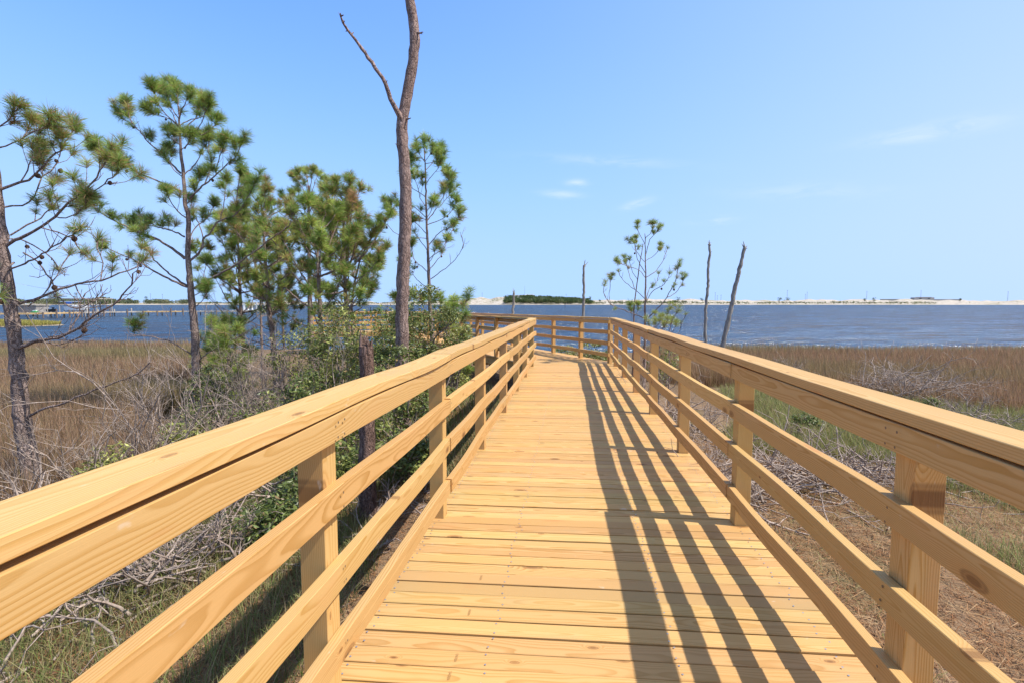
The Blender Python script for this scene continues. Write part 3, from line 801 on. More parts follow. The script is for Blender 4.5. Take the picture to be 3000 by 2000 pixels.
LG = [np.array(c) for c in ((.11, .145, .035), (.175, .215, .05), (.26, .28, .07), (.39, .39, .105))]
def leafy_shrub(label, base, h, rx, n, seed, leaf=.042, pal=(0, 1, 2), name='shrub', cat='shrub', group=None, clumps=34, stems=15, bottom=.12, mat=None):
    r = np.random.default_rng(seed); b0 = np.array(base, float)
    root = thing(name, label, cat, b0, group); gs, gl = G(), G()
    cc = []
    for i in range(clumps):
        u = r.normal(0, 1, 3); u /= np.linalg.norm(u); rr = r.random()**.45
        p = np.array([u[0]*rx*rr, u[1]*rx*rr, h*(bottom+(1-bottom)*(.5+.5*u[2]*rr))]); p[:2] *= (1.1-.45*p[2]/h)
        p[:2] += .12*rx*np.array(vnoise(p[2]*9+i, i*1.7, 1, seed)); cc.append(b0+p)
    tops = [cc[i] for i in r.integers(0, clumps, stems)]
    for tpnt in tops:
        m = b0+(tpnt-b0)*.5+r.normal(0, .06*h, 3)
        q = curve([b0+np.array([r.normal(0, .05), r.normal(0, .05), -.05]), m, tpnt], .12, .012, r)
        tube(gs, q, np.linspace(.016, .004, len(q)), 5, .08, r)
    per = n//clumps
    for p in cc:
        cs = r.uniform(.10, .22)*(.55+.6*rx)*(1.0 if h < 2.2 else 1.25)
        k = int(per*r.uniform(.5, 1.5)); o = r.normal(0, 1, (k, 3)); o = o/np.linalg.norm(o, axis=1)[:, None]*(r.random(k)**.5)[:, None]*cs*np.array([1.2, 1.2, .8])
        pos = p+o; nrm = unit(o/cs*.6+np.array([0, 0, .7])+r.normal(0, .55, (k, 3)))
        a = unit(np.cross(nrm, r.normal(0, 1, (k, 3)))); b = np.cross(nrm, a); L = leaf*r.uniform(.45, 1.35, k)[:, None]; W_ = L*r.uniform(.3, .6, (k, 1))
        v = np.stack([pos-a*L*.5, pos+b*W_*.5-nrm*L*.08, pos+a*L*.5, pos-b*W_*.5-nrm*L*.08], 1).reshape(-1, 3)
        ci = r.choice(pal, k); col = np.array(LG)[ci]*r.uniform(.6, 1.3, (k, 1))*r.uniform(.75, 1.2); dm = r.random(k) < .07; col[dm] = np.array((.34, .23, .11))*r.uniform(.6, 1.2, (dm.sum(), 1))
        gl.add(v, np.arange(4*k).reshape(k, 4), np.repeat(col, 4, 0))
        e = pos[r.integers(0, k, 2)]
        for x_ in e: tube(gs, np.array([p, x_]), .003, 3, 0, r, tip=False)
    gs.build('stems', TWIG, root, smooth=True); gl.build('foliage', mat or LEAF, root)
    return root

def blades(name, XY, hh, wd, cols, r, lean=.22, base=None, curve_=.25, sink=.03, mat=None):
    """grass blades, one bent tapering strip each"""
    n = len(XY); z = gz(XY[:, 0], XY[:, 1])-sink if base is None else base
    az = r.uniform(0, 6.283, n); ln = np.minimum(np.abs(r.normal(0, lean, n)), .75); hh = np.broadcast_to(hh, n)*r.uniform(.6, 1.2, n); wd = np.broadcast_to(wd, n)
    d = np.stack([np.cos(az)*ln, np.sin(az)*ln, np.ones(n)], -1)
    p0 = np.c_[XY, z]; p1 = p0+d*(hh*.55)[:, None]; p2 = p0+d*hh[:, None]*np.array([1+curve_*1.3, 1+curve_*1.3, 1-curve_*.2])
    a2 = az+1.5708+r.normal(0, .45, n); s = np.stack([np.cos(a2), np.sin(a2), np.zeros(n)], -1)*wd[:, None]*.5
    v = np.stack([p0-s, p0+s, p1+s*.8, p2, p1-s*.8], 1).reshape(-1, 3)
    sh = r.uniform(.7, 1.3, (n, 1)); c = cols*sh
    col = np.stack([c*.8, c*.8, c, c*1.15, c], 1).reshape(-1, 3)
    i5 = np.arange(n)[:, None]*5
    g = G(); g.add(v, i5+np.array([[0, 1, 2, 4]]), col); g.add(v[:0], np.zeros((0, 3), int), col[:0])
    g.f.append(i5+np.array([[4, 2, 3]])); return g.build(name, mat or GRASS, None, (0, 0, 0))

# ------------------------------------------------------------------ the pines on the left
hand_pine('big scraggly pine at the left edge with crooked trunk and bare lower limbs', 5.4,
    [(106, 1440), (100, 1405), (87, 1351), (67, 1237), (54, 1103), (40, 970), (27, 869), (10, 722), (-4, 600), (-22, 450), (-40, 300), (-50, 180)], .092, .03, [
    ([(58, 1018), (67, 1011), (134, 996), (201, 980), (248, 943), (315, 902), (362, 869), (385, 835), (389, 802)], .0, .25, 0.0187, -.5),
    ([(120, 1000), (170, 985), (230, 962), (255, 950)], 0, .2, 0.0086, -.1),
    ([(35, 895), (100, 879), (154, 856), (221, 836), (295, 822), (348, 802), (400, 783), (425, 760)], .05, .3, 0.0173, .3),
    ([(12, 725), (74, 691), (121, 668), (161, 635), (201, 594), (248, 554), (281, 521), (302, 487), (318, 462)], .72, .36, 0.0194, -.3),
    ([(255, 548), (275, 560), (330, 520), (345, 500)], .8, .4, 0.0058, -.3),
    ([(0, 556), (60, 534), (100, 514), (147, 467), (181, 440), (205, 400), (215, 378)], .95, .25, 0.0144, .3),
    ([(5, 609), (34, 601), (67, 603), (100, 575), (121, 514), (128, 480)], .9, .35, 0.0101, .4),
    ([(120, 520), (150, 500), (170, 480), (180, 430)], .95, .3, 0.0072, .1),
    ([(20, 792), (100, 762), (161, 722), (208, 688), (235, 668)], .3, .3, 0.0101, -.4),
    ([(15, 700), (60, 700), (100, 720), (150, 760), (170, 790)], .15, .2, 0.0072, .5),
    ([(80, 1222), (87, 1217), (134, 1194), (188, 1180), (255, 1150), (308, 1130), (355, 1113), (400, 1097), (440, 1060)], .0, .6, 0.0137, -.2),
    ([(-8, 430), (0, 433), (60, 410), (75, 395), (82, 378)], .95, .4, 0.0086, .1),
    ([(60, 410), (95, 392), (122, 378), (142, 366)], .95, .3, 0.0072, -.1),
    ([(-20, 385), (0, 370), (22, 352), (38, 332)], .95, .2, 0.0086, .0),
    ([(28, 880), (60, 890), (20, 870), (0, 868)], .2, .4, 0.0086, -.5),
    ([(40, 770), (20, 790), (0, 800), (-40, 790)], .5, .2, 0.0108, -.5),
    ([(80, 900), (130, 860), (175, 790), (205, 740)], .12, .3, 0.0065, .3),
        ([(60, 1010), (120, 1000), (170, 1010), (210, 1000), (250, 975)], .0, .2, .009, .3), ([(201, 980), (230, 930), (236, 890), (250, 860)], 0, .2, .007, .2), ([(154, 856), (190, 890), (225, 905), (260, 890)], 0, .2, .007, -.2),
    ([(221, 836), (240, 870), (280, 880), (310, 860)], 0, .2, .006, .2), ([(67, 740), (110, 770), (150, 820), (165, 870)], .05, .2, .008, .3), ([(295, 822), (300, 770), (285, 730), (290, 700)], .1, .2, .006, .2),
    ([(30, 690), (80, 660), (120, 640), (150, 610)], .5, .3, .009, .2), ([(161, 635), (190, 640), (225, 625), (250, 600)], .7, .3, .006, -.2), ([(60, 534), (80, 500), (90, 470), (110, 445)], .95, .3, .007, .2),
    ([(121, 668), (170, 680), (215, 700), (240, 740)], .1, .3, .007, .2),
    ], 101, TPL_NEAR, .095, .74, .30, (.10, .36))

hand_pine('tall green pine left of centre with long upswept limbs and dense tufted top', 9.6,
    [(592, 1222), (583, 1205), (577, 1154), (574, 1103), (573, 1001), (570, 950), (565, 919), (560, 855), (555, 804), (551, 753), (553, 677), (550, 626), (543, 603), (540, 552), (536, 501), (531, 450), (527, 386), (525, 340), (523, 312)], .098, .014, [
    ([(525, 340), (523, 312), (520, 285), (518, 270)], 1, .2, .010, .1), ([(525, 350), (535, 320), (545, 295), (552, 285)], 1, .2, .010, -.2), ([(525, 350), (505, 320), (495, 290), (480, 268)], 1, .2, .010, .2),
    ([(526, 370), (500, 350), (470, 340), (445, 330)], 1, .3, .010, -.3), ([(526, 370), (560, 350), (590, 345), (608, 332)], 1, .3, .010, .3),
    ([(549, 842), (504, 822), (466, 804), (428, 781), (402, 766), (364, 750), (326, 735), (300, 722)], .35, .35, .024, -.6),
    ([(553, 840), (504, 809), (453, 763), (433, 728), (420, 694), (422, 655), (425, 640)], .45, .45, .022, .5),
    ([(542, 758), (504, 730), (466, 705), (428, 689), (389, 674), (351, 654), (315, 638), (270, 605), (240, 590)], .92, .22, .030, -.5),
    ([(540, 694), (504, 677), (466, 666), (422, 661), (385, 655)], .95, .2, .018, .8),
    ([(531, 562), (505, 549), (454, 526), (416, 511), (372, 490), (345, 480)], .8, .45, .022, -.4),
    ([(400, 505), (360, 480), (320, 470), (300, 455)], .98, .1, .010, -.3),
    ([(372, 490), (330, 450), (290, 440), (280, 430)], .98, .1, .010, -.5),
    ([(529, 508), (505, 483), (467, 447), (434, 416), (408, 386), (388, 363), (360, 350), (342, 332)], .8, .42, .020, .3),
    ([(388, 363), (378, 335), (368, 312)], .98, .1, .009, .3),
    ([(536, 391), (518, 363), (480, 330), (462, 300), (450, 265)], .95, .3, .014, -.3),
    ([(518, 363), (500, 320), (490, 275)], .98, .2, .010, .5),
    ([(536, 386), (564, 355), (582, 325), (592, 300)], .98, .3, .012, .2),
    ([(541, 437), (564, 399), (584, 370), (600, 335), (612, 310)], .95, .4, .013, -.2),
    ([(566, 402), (602, 391), (622, 376), (634, 362)], .9, .7, .009, .2),
    ([(541, 511), (564, 490), (589, 450), (592, 400)], .5, .4, .012, .4),
    ([(556, 580), (594, 546), (633, 513), (668, 480), (694, 455), (710, 415)], .97, .25, .020, -.4),
    ([(633, 513), (640, 470), (650, 440), (655, 415)], .98, .2, .010, -.5),
    ([(600, 540), (620, 480), (610, 440), (615, 405)], .95, .25, .011, .3),
    ([(558, 763), (588, 735), (596, 702), (619, 682), (632, 656), (670, 638), (690, 628), (715, 596), (735, 560), (748, 530)], .9, .42, .024, -.3),
    ([(690, 628), (695, 570), (700, 530), (705, 510)], .95, .2, .010, -.2),
    ([(645, 650), (655, 600), (660, 560), (665, 530)], .95, .2, .010, .3),
    ([(596, 699), (586, 664), (565, 620), (560, 590)], .8, .3, .012, .4),
    ([(570, 845), (606, 824), (657, 796), (695, 773), (746, 738), (785, 707), (818, 682), (846, 664), (858, 632), (862, 615)], .22, .35, .026, -.7),
    ([(560, 1037), (530, 1016), (499, 1001), (453, 988), (382, 979)], .0, .6, .016, -.2),
    ([(395, 981), (394, 975), (394, 965)], 1, .1, .005, 0),
    ([(583, 1072), (593, 1047), (632, 1019), (670, 1001), (713, 978), (746, 958)], .0, .2, .014, -.3),
    ([(548, 640), (520, 620), (500, 590), (490, 570)], .95, .2, .012, -.4),
    ([(552, 700), (580, 660), (610, 640), (625, 600)], .95, .2, .012, .5),
    ([(545, 600), (570, 570), (580, 540), (585, 520)], .95, .2, .011, .3),
    ([(536, 520), (510, 500), (495, 465), (492, 440)], .95, .2, .011, .4),
    ([(560, 870), (590, 850), (600, 800), (605, 770)], .6, .3, .010, .4),
    ([(565, 905), (590, 885), (610, 850)], .9, .3, .009, -.3),
    ([(530, 440), (548, 425), (556, 405)], .98, .2, .008, -.3),
    ([(530, 430), (512, 410), (505, 390)], .98, .2, .008, .2),
    ], 102, TPL_NEAR, .11, 1.02, .09, (.10, .36))

# dead snag that rises out of the picture
r = np.random.default_rng(103)
sn = pts([(1178, 1275), (1180, 1150), (1178, 1000), (1178, 900), (1181, 800), (1185, 720), (1188, 650), (1189, 580), (1185, 497), (1181, 446), (1177, 367), (1185, 319), (1197, 255), (1208, 191), (1214, 134), (1214, 96), (1209, 48), (1200, 0), (1190, -60), (1186, -130)], 7.7)
root = root_at('dead_tree', 'tall dead snag with one bare side branch, rising past the top of the picture', 'dead tree', sn[0])
g = G(); trunk_tube(g, sn, .115, .066, r, .06, 18); g.build('trunk', SNAGBARK, root, smooth=True)
g = G(); bp = curve(pts([(1182, 365), (1175, 350), (1160, 320), (1143, 290), (1130, 245), (1100, 200), (1078, 170), (1050, 128), (1020, 90), (1005, 65), (998, 48)], 7.7, -.5), .06, .004, r)
tube(g, bp, np.linspace(.040, .013, len(bp)), 8, .12, r)
for k in r.integers(6, len(bp), 16):
    d = unit(r.normal(0, 1, 3)+np.array([0, 0, .5])); L = r.uniform(.025, .07); tube(g, np.array([bp[k], bp[k]+d*L]), np.linspace(.014, .005, 2), 5, .1, r)
tube(g, np.array([bp[-1], bp[-1]+RT*-.03+np.array([0, 0, .05])]), np.linspace(.008, .002, 2), 4)
g.build('branch', SNAGBARK, root, smooth=True)
g = G()
for px, py, dx, dy in ((1216, 100, 24, -5), (1186, 352, 18, -6), (1180, 430, -22, -8), (1217, 94, 20, 6)):
    a = at(px, py, 7.68); b = at(px+dx, py+dy, 7.62); tube(g, curve([a, (a+b)/2, b], .02, .002, r), np.linspace(.018, .006, len(curve([a, (a+b)/2, b], .02))), 5, .1, r)
g.build('stub', SNAGBARK, root, smooth=True)

# short broken trunk by the railing
st = pts([(1083, 1575), (1080, 1480), (1076, 1350), (1075, 1200), (1074, 1080), (1073, 1015)], 4.3)
root = root_at('dead_tree', 'short broken trunk with splintered top, just outside the left railing', 'dead tree', st[0])
g = G(); q = trunk_tube(g, st, .078, .058, r, .07, 16, 1.2); g.build('trunk', STUMPBARK, root, smooth=True)
g = G()
for i in range(15):
    an = r.uniform(0, 6.283); o = np.array([math.cos(an), math.sin(an), 0])*.053*r.uniform(.5, 1); h_ = r.uniform(.02, .10)*(1.5 if math.cos(an) < -.2 else .7)
    p = q[-1]+o; tube(g, np.array([p-[0, 0, .06], p+[0, 0, h_*.5], p+r.normal(0, .006, 3)+[0, 0, h_]]), np.array([.018, .012, .003]), 4, .25, r)
g.build('splinters', STUMPBARK, root, smooth=True)

# the middle stand of pines
wild_pine('slim pine right of the tall green one, with a sparse rounded crown', 13.0, [(720, 1120), (712, 1000), (707, 930), (703, 860), (700, 780), (697, 700), (690, 650)], .075, .02, .45, 1.25, 111, whorls=8, per=4, live=.8, dead_low=6)
wild_pine('reddish trunked pine with open crown beside the slim pine', 12.2, [(812, 1130), (805, 1060), (797, 980), (787, 890), (781, 800), (775, 740), (772, 660), (764, 590)], .085, .02, .45, 1.35, 112, whorls=8, per=4, live=.84, dead_low=7, brown=.14)
wild_pine('small dark pine between thin trunks, its crown low over the water', 17.0, [(832, 1010), (828, 940), (824, 870), (822, 800), (820, 770)], .05, .015, .35, .75, 113, whorls=6, per=4, live=.9, dead_low=2, tint=np.array((.13, .17, .045)))
hand_pine('tallest pine of the middle stand, with a flat topped crown', 17.5,
    [(915, 1060), (910, 960), (908, 880), (906, 780), (904, 680), (904, 600), (905, 545)], .12, .035, [
    ([(905, 600), (890, 560), (872, 530), (858, 518)], 1, .45, .022, .3), ([(905, 590), (898, 550), (885, 520), (876, 508)], 1, .45, .020, -.4),
    ([(905, 570), (902, 535), (898, 510), (896, 503)], 1, .4, .020, .5), ([(905, 570), (912, 535), (915, 512), (918, 503)], 1, .4, .020, -.3),
    ([(905, 590), (918, 550), (926, 525), (934, 512)], 1, .45, .020, .4), ([(905, 575), (900, 545), (880, 535), (868, 530)], 1, .5, .016, .9),
    ([(904, 630), (925, 585), (945, 555), (960, 543), (978, 535)], 1, .5, .024, -.4), ([(925, 585), (940, 565), (948, 548), (955, 532)], 1, .4, .014, .3),
    ([(904, 650), (880, 620), (850, 605), (832, 590), (826, 575)], 1, .45, .022, .4), ([(850, 605), (845, 585), (852, 570)], 1, .3, .012, -.4),
    ([(904, 640), (885, 600), (876, 575), (874, 560)], .6, .4, .016, .6),
    ([(904, 690), (870, 650), (835, 635), (810, 615), (800, 598)], 1, .4, .024, -.6), ([(904, 690), (940, 650), (960, 620), (968, 600)], 1, .4, .022, .5),
    ([(905, 730), (860, 690), (830, 680), (805, 655)], .95, .4, .022, .5), ([(905, 740), (945, 700), (975, 680), (990, 655)], .95, .4, .022, -.5),
    ([(904, 660), (915, 630), (925, 605), (930, 590)], 1, .3, .016, .6),
    ([(906, 800), (870, 765), (840, 750), (822, 725)], .7, .4, .020, .3), ([(906, 820), (945, 790), (980, 770), (995, 745)], .5, .4, .020, .3),
    ], 114, TPL_MID, .19, 1.12, .16, (.12, .42))
wild_pine('forked pine with a Y shaped trunk and spreading green crown', 11.0, [(950, 1130), (945, 1060), (940, 975), (936, 880), (932, 800), (930, 730), (935, 660)], .085, .02, .46, 1.45, 115, whorls=7, per=4, live=.92, dead_low=3, sc=1.05)
wild_pine('pine with rusty brown needles in its rounded crown', 12.4, [(1024, 1110), (1020, 1010), (1017, 930), (1012, 850), (1009, 780), (1006, 700), (1010, 590)], .085, .022, .46, 1.45, 116, whorls=8, per=4, live=.95, brown=.28, sc=1.08, dead_low=5)
wild_pine('leaning young pine close beside the dead snag, left of it', 13.4, [(1034, 1080), (1032, 960), (1031, 880), (1050, 780), (1075, 720), (1092, 690)], .06, .016, .52, 1.0, 117, whorls=5, per=4, live=.92, dead_low=5)
wild_pine('thin pine at the back whose crown shows left of the reddish trunk', 15.0, [(770, 1090), (765, 960), (762, 850), (745, 760), (722, 700), (715, 668)], .05, .014, .58, 1.0, 118, whorls=5, per=4, live=.9, dead_low=3)
hand_pine('narrow upright pine just right of the dead snag, with sparse tufts', 12.0,
    [(1268, 1040), (1264, 960), (1260, 905), (1258, 860), (1256, 800), (1254, 740), (1251, 680), (1249, 620), (1247, 540), (1246, 490), (1244, 455), (1243, 435)], .070, .012, [
    ([(1244, 470), (1228, 460), (1215, 464), (1208, 470)], 1, .3, .009, .1),
    ([(1244, 480), (1262, 478), (1278, 472), (1284, 462)], 1, .3, .009, -.2),
    ([(1246, 500), (1266, 480), (1276, 460), (1290, 440)], .9, .4, .009, .3),
    ([(1247, 540), (1268, 512), (1282, 495), (1288, 480)], .9, .5, .009, -.2),
    ([(1247, 540), (1225, 515), (1210, 495), (1206, 470)], .95, .3, .010, .2),
    ([(1249, 610), (1232, 580), (1222, 545), (1212, 520)], .95, .3, .010, -.3),
    ([(1250, 650), (1282, 605), (1302, 570), (1318, 530), (1312, 508)], .9, .45, .012, .2),
    ([(1285, 610), (1300, 592), (1316, 575), (1320, 562)], .9, .3, .008, .2),
    ([(1250, 640), (1210, 605), (1160, 590), (1140, 595)], .95, .5, .010, .3),
    ([(1252, 650), (1190, 610), (1160, 600), (1150, 620)], .98, .6, .010, -.4),
    ([(1253, 700), (1170, 690), (1135, 660), (1115, 648)], .5, .8, .009, -.5),
    ([(1254, 720), (1290, 680), (1322, 665), (1340, 640), (1346, 622)], .95, .35, .012, -.2),
    ([(1256, 760), (1292, 730), (1318, 690), (1332, 660)], .7, .4, .011, .5),
    ([(1256, 740), (1228, 700), (1210, 670), (1205, 650)], .95, .3, .010, .2),
    ([(1257, 800), (1222, 770), (1208, 745), (1205, 720)], .9, .3, .010, -.4),
    ([(1257, 790), (1284, 760), (1300, 735), (1308, 705)], .85, .3, .010, .3),
    ([(1259, 850), (1222, 820), (1200, 790), (1190, 780)], .8, .4, .010, .4),
    ([(1262, 818), (1290, 798), (1320, 775), (1345, 745), (1357, 715), (1352, 690)], 0, .35, .010, -.3),
    ([(1262, 900), (1230, 880), (1200, 860), (1190, 825)], .85, .3, .010, -.3),
    ([(1264, 920), (1290, 905), (1290, 880)], 1, .2, .007, -.3),
    ([(1264, 930), (1240, 905), (1236, 885)], 1, .2, .007, .3),
        ([(1244, 470), (1243, 445), (1242, 428)], 1, .1, .009, 0), ([(1244, 475), (1230, 455), (1222, 440)], 1, .3, .008, .1), ([(1244, 475), (1258, 455), (1266, 442)], 1, .3, .008, -.1), ([(1250, 620), (1290, 570), (1312, 545), (1322, 520)], .95, .35, .010, .5), ([(1251, 660), (1300, 640), (1328, 612), (1338, 590)], .95, .35, .010, .1), ([(1248, 580), (1222, 560), (1200, 545), (1190, 520)], .95, .35, .009, -.2),
    ([(1253, 690), (1225, 660), (1205, 640), (1196, 610)], .95, .3, .010, .3), ([(1250, 640), (1262, 620), (1270, 600)], 1, .3, .008, -.3), ([(1256, 770), (1270, 750), (1278, 725)], 1, .3, .008, .2),
    ], 121, TPL_MID, .125, .95, .08, (.12, .44))
hand_pine('young pine bough reaching out right of the narrow pine over the railing', 9.2,
    [(1250, 1130), (1262, 1040), (1275, 990), (1300, 965)], .022, .012, [
    ([(1300, 965), (1325, 945), (1345, 925), (1358, 905), (1366, 885), (1372, 868)], .95, .45, .010, -.1),
    ([(1310, 958), (1322, 930), (1330, 912)], 1, .3, .007, .1),
    ([(1330, 938), (1326, 910), (1330, 890)], 1, .3, .006, .1),
    ([(1300, 965), (1340, 955), (1356, 935)], 1, .5, .006, -.1),
    ], 122, TPL_THIN, .19, .8, .0, (.08, .2), 'pine_sapling', 'pine sapling')
hand_pine('small thin pine beyond the right railing, in front of the bay', 11.6,
    [(1886, 1150), (1888, 1050), (1890, 946), (1890, 895), (1892, 819), (1891, 768), (1890, 717), (1889, 685)], .045, .008, [
    ([(1890, 933), (1862, 922), (1839, 913), (1810, 902), (1788, 890), (1768, 857), (1770, 836)], .25, .45, .012, -.3),
    ([(1788, 890), (1785, 860), (1788, 830), (1790, 818)], .6, .8, .006, .1),
    ([(1898, 931), (1925, 905), (1954, 872), (1970, 840), (1980, 819), (1985, 800), (1988, 780)], .75, .55, .014, -.2),
    ([(1954, 872), (1980, 858), (1997, 834), (2000, 818)], .8, .5, .008, .2),
    ([(1890, 877), (1860, 849), (1840, 835), (1827, 824), (1815, 806), (1812, 795)], .2, .6, .008, .3),
    ([(1860, 849), (1848, 815), (1838, 790), (1832, 765)], .6, .6, .008, .4),
    ([(1892, 816), (1872, 793), (1850, 785), (1834, 780), (1814, 772)], .85, .6, .007, -.3),
    ([(1893, 813), (1923, 793), (1944, 762), (1952, 740), (1956, 728)], .25, .5, .009, .3),
    ([(1890, 800), (1868, 760), (1862, 735), (1858, 715), (1846, 712)], .9, .55, .008, .2),
    ([(1891, 770), (1870, 745), (1862, 725), (1864, 710)], .95, .5, .007, -.2),
    ([(1891, 750), (1898, 725), (1903, 704), (1915, 690), (1928, 676)], .95, .55, .008, -.1),
    ([(1891, 765), (1910, 755), (1925, 740), (1930, 730)], .95, .5, .006, .1),
    ([(1889, 716), (1878, 695), (1870, 678), (1867, 668)], 1, .5, .006, .1),
    ([(1889, 700), (1905, 685), (1912, 668)], 1, .5, .006, -.1),
    ([(1891, 900), (1898, 860), (1908, 840), (1925, 825), (1930, 800)], .4, .4, .008, .4),
    ([(1892, 885), (1915, 850), (1940, 840), (1958, 815), (1962, 800)], .25, .4, .008, -.3),
    ], 131, TPL_MID, .105, .60, .12, (.05, .18), conelim=14, tint=np.array((.34, .44, .12)))
hand_pine('thin dying pine stem leaning close beside the small bay pine', 11.9,
    [(1853, 1120), (1857, 960), (1858, 890), (1862, 865), (1868, 820), (1872, 790), (1880, 740), (1884, 715)], .026, .008, [
    ([(1858, 935), (1850, 925), (1846, 905)], 1, .2, .005, .1), ([(1859, 925), (1866, 918), (1870, 905)], 1, .2, .005, -.1),
    ([(1868, 820), (1850, 790), (1845, 760)], .5, .4, .006, .1)], 132, TPL_MID, .16, .7, .1, (.05, .15))
for i, (px, py, lab, dd) in enumerate(((1915, 955, 'bright green pine seedling right beside the small bay pine', 10.8), (1935, 962, 'yellow green pine seedling above the right cap board', 10.4), (1963, 970, 'pine seedling with bare reddish twigs, farthest right above the cap board', 10.6))):
    p = at(px, py, dd)
    hand_pine(lab, dd, [(px-4, 1120), (px-2, py+30), (px, py+5)], .016, .008, [
        ([(px, py+10), (px-12, py-2), (px-16, py-12)], 1, .3, .005, .2), ([(px, py+6), (px+13, py-4), (px+18, py-16)], 1, .3, .005, -.2),
        ([(px, py+5), (px+2, py-12), (px+3, py-24)], 1, .4, .005, .1), ([(px, py+20), (px+25, py+6), (px+34, py-20), (px+48, py-50)], .15 if i == 2 else .8, .4, .006, -.2)],
        140+i, TPL_THIN, .2, .55, .05, (.04, .10), 'pine_sapling', 'pine sapling', tint=YGREEN*.8)
# bare dead trunks standing along the shore
def dead_pole(label, depth, P, r0, r1, seed, mat=GREYWOOD):
    r = np.random.default_rng(seed); tp = pts(P, depth); g = G()
    b = tp[0].copy(); b[2] = min(b[2], float(gz(b[0], b[1])))-.15; tp = np.vstack([b, tp])
    q = curve(tp, .12, .012, r); tube(g, q, np.linspace(r0, r1, len(q)), 9, .10, r)
    for i in range(3):
        d = unit(np.array([r.normal(0, .5), r.normal(0, .5), 1])); p = q[-1]+r.normal(0, r1*.4, 3); tube(g, np.array([p-d*.05, p+d*r.uniform(.1, .3)]), np.array([r1*.6, .006]), 5, .1, r)
    for i in range(5):
        k = r.integers(len(q)//2, len(q)); d = unit(r.normal(0, 1, 3)); tube(g, np.array([q[k], q[k]+d*r1*1.7]), np.array([.02, .008]), 4, 0, r)
    return tag(g.build('dead_tree', mat, None, b, smooth=True), label, 'dead tree', 'dead trunks standing along the shore')
dead_pole('short dead trunk with jagged tip, left of the other standing dead trunks', 24, [(1501, 1010), (1502, 940), (1504, 900), (1505, 870), (1506, 858)], .095, .05, 151)
dead_pole('dead trunk with flaking bark standing behind the far railing corner', 24, [(1704, 1040), (1707, 980), (1709, 920), (1711, 850), (1710, 800), (1711, 778)], .088, .05, 152)
dead_pole('thin straight dead trunk, left of the leaning one at the marsh edge', 22, [(2066, 1030), (2067, 960), (2068, 900), (2074, 840), (2075, 790), (2079, 750), (2078, 716)], .072, .05, 153)
dead_pole('thick leaning dead trunk at the marsh edge', 21.5, [(2113, 1040), (2117, 1010), (2127, 970), (2143, 900), (2152, 850), (2166, 790), (2175, 755), (2181, 728)], .115, .07, 154)

# ------------------------------------------------------------------ understory
def gp(px, depth):
    p = at(px, 1000, depth); return np.array([p[0], p[1], float(gz(p[0], p[1]))])
SH = [  # px, depth, top y, half width, leaves, palette, label
    (1085, 10.2, 925, .55, 2300, (1, 1, 2, 3), 'sunny shrub between the forked pine and the dead snag, hiding the spur railing'),
    (965, 10.6, 930, .5, 1900, (0, 1, 2), 'loose green shrub under the tallest middle pine'),
    (1245, 9.0, 900, .80, 5200, (0, 1, 1, 2), 'tall dark green shrub in front of the dead snag and the narrow pine'),
    (1335, 9.7, 938, .42, 2200, (1, 2, 3, 3), 'bright leafed shrub tip hanging before the landward railing'),
    (1130, 8.3, 960, .62, 3600, (0, 0, 1, 2), 'dark green shrub right behind the short broken trunk'),
    (1010, 9.2, 940, .62, 2900, (1, 2, 2, 3), 'sunny green shrub below the forked pine'),
    (935, 8.6, 985, .55, 2500, (0, 1, 2), 'mid green shrub between the forked pine and the short broken trunk'),
    (850, 9.6, 1005, .45, 1200, (1, 2, 3), 'yellow green shrub at the foot of the reddish trunked pine'),
    (1180, 7.0, 1062, .50, 2600, (0, 1, 1, 2), 'low green shrub touching the left cap board, right of the broken trunk'),
    (1045, 6.2, 1128, .42, 2000, (0, 1, 2), 'low dark shrub at the left side of the short broken trunk'),
    (905, 6.4, 1108, .50, 2400, (0, 0, 1, 2), 'dark leafy shrub just above the middle of the left cap board'),
    (765, 7.4, 1140, .50, 1100, (0, 1, 2), 'leafy shrub above the left cap board between dead twigs'),
    (655, 10.2, 1025, .55, 1500, (0, 1, 2), 'green bush right of the tall green pine trunk'),
    (612, 8.6, 1085, .36, 1700, (0, 1), 'dark vine bush clinging to the foot of the tall green pine'),
    (560, 7.3, 1185, .42, 1000, (0, 1, 2), 'leafy bush left of the tall green pine foot'),
    (960, 4.9, 1262, .50, 2600, (0, 1, 2), 'green shrub seen between the top rails left of the broken trunk'),
    (1190, 5.4, 1250, .38, 1900, (0, 1, 2), 'green shrub seen between the rails right of the broken trunk'),
    (800, 4.0, 1430, .42, 2000, (0, 0, 1), 'dark shrub behind the nearest left post'),
    (300, 4.9, 1318, .42, 1300, (2, 3, 3), 'yellow green bush at the foot of the big scraggly pine'),
    (515, 6.0, 1222, .34, 1000, (1, 3, 3), 'small yellow green bush above the left cap board'),
    (1745, 14.5, 1000, .75, 2600, (1, 2, 2), 'round green bush beyond the far railing corner'),
    (1670, 17.5, 1010, .60, 1400, (1, 2, 3), 'pale green bush beyond the far railing, left of the round one'),
    (1940, 12.5, 985, .55, 1200, (1, 2, 3), 'low green bush at the foot of the small bay pine'),
    (2370, 8.3, 1262, .22, 700, (0, 1), 'small dark bush in the grass beyond the right railing'),
    (2740, 11.0, 1165, .18, 400, (1, 1, 2), 'tiny green sprout among the bleached branches on the right'),
]
for i, (px, d, ty, rx, n, pal, lab) in enumerate(SH):
    b = gp(px, d); top = at(px, ty, d)[2]; h = max(.35, top-b[2])
    tall = i < 9
    leafy_shrub(lab, b, h*(1.22 if tall else 1.05), rx*(1.3 if tall else 1.0), int(n*(1.5 if tall else 1.25)), 500+i, .040+.0022*d, pal)
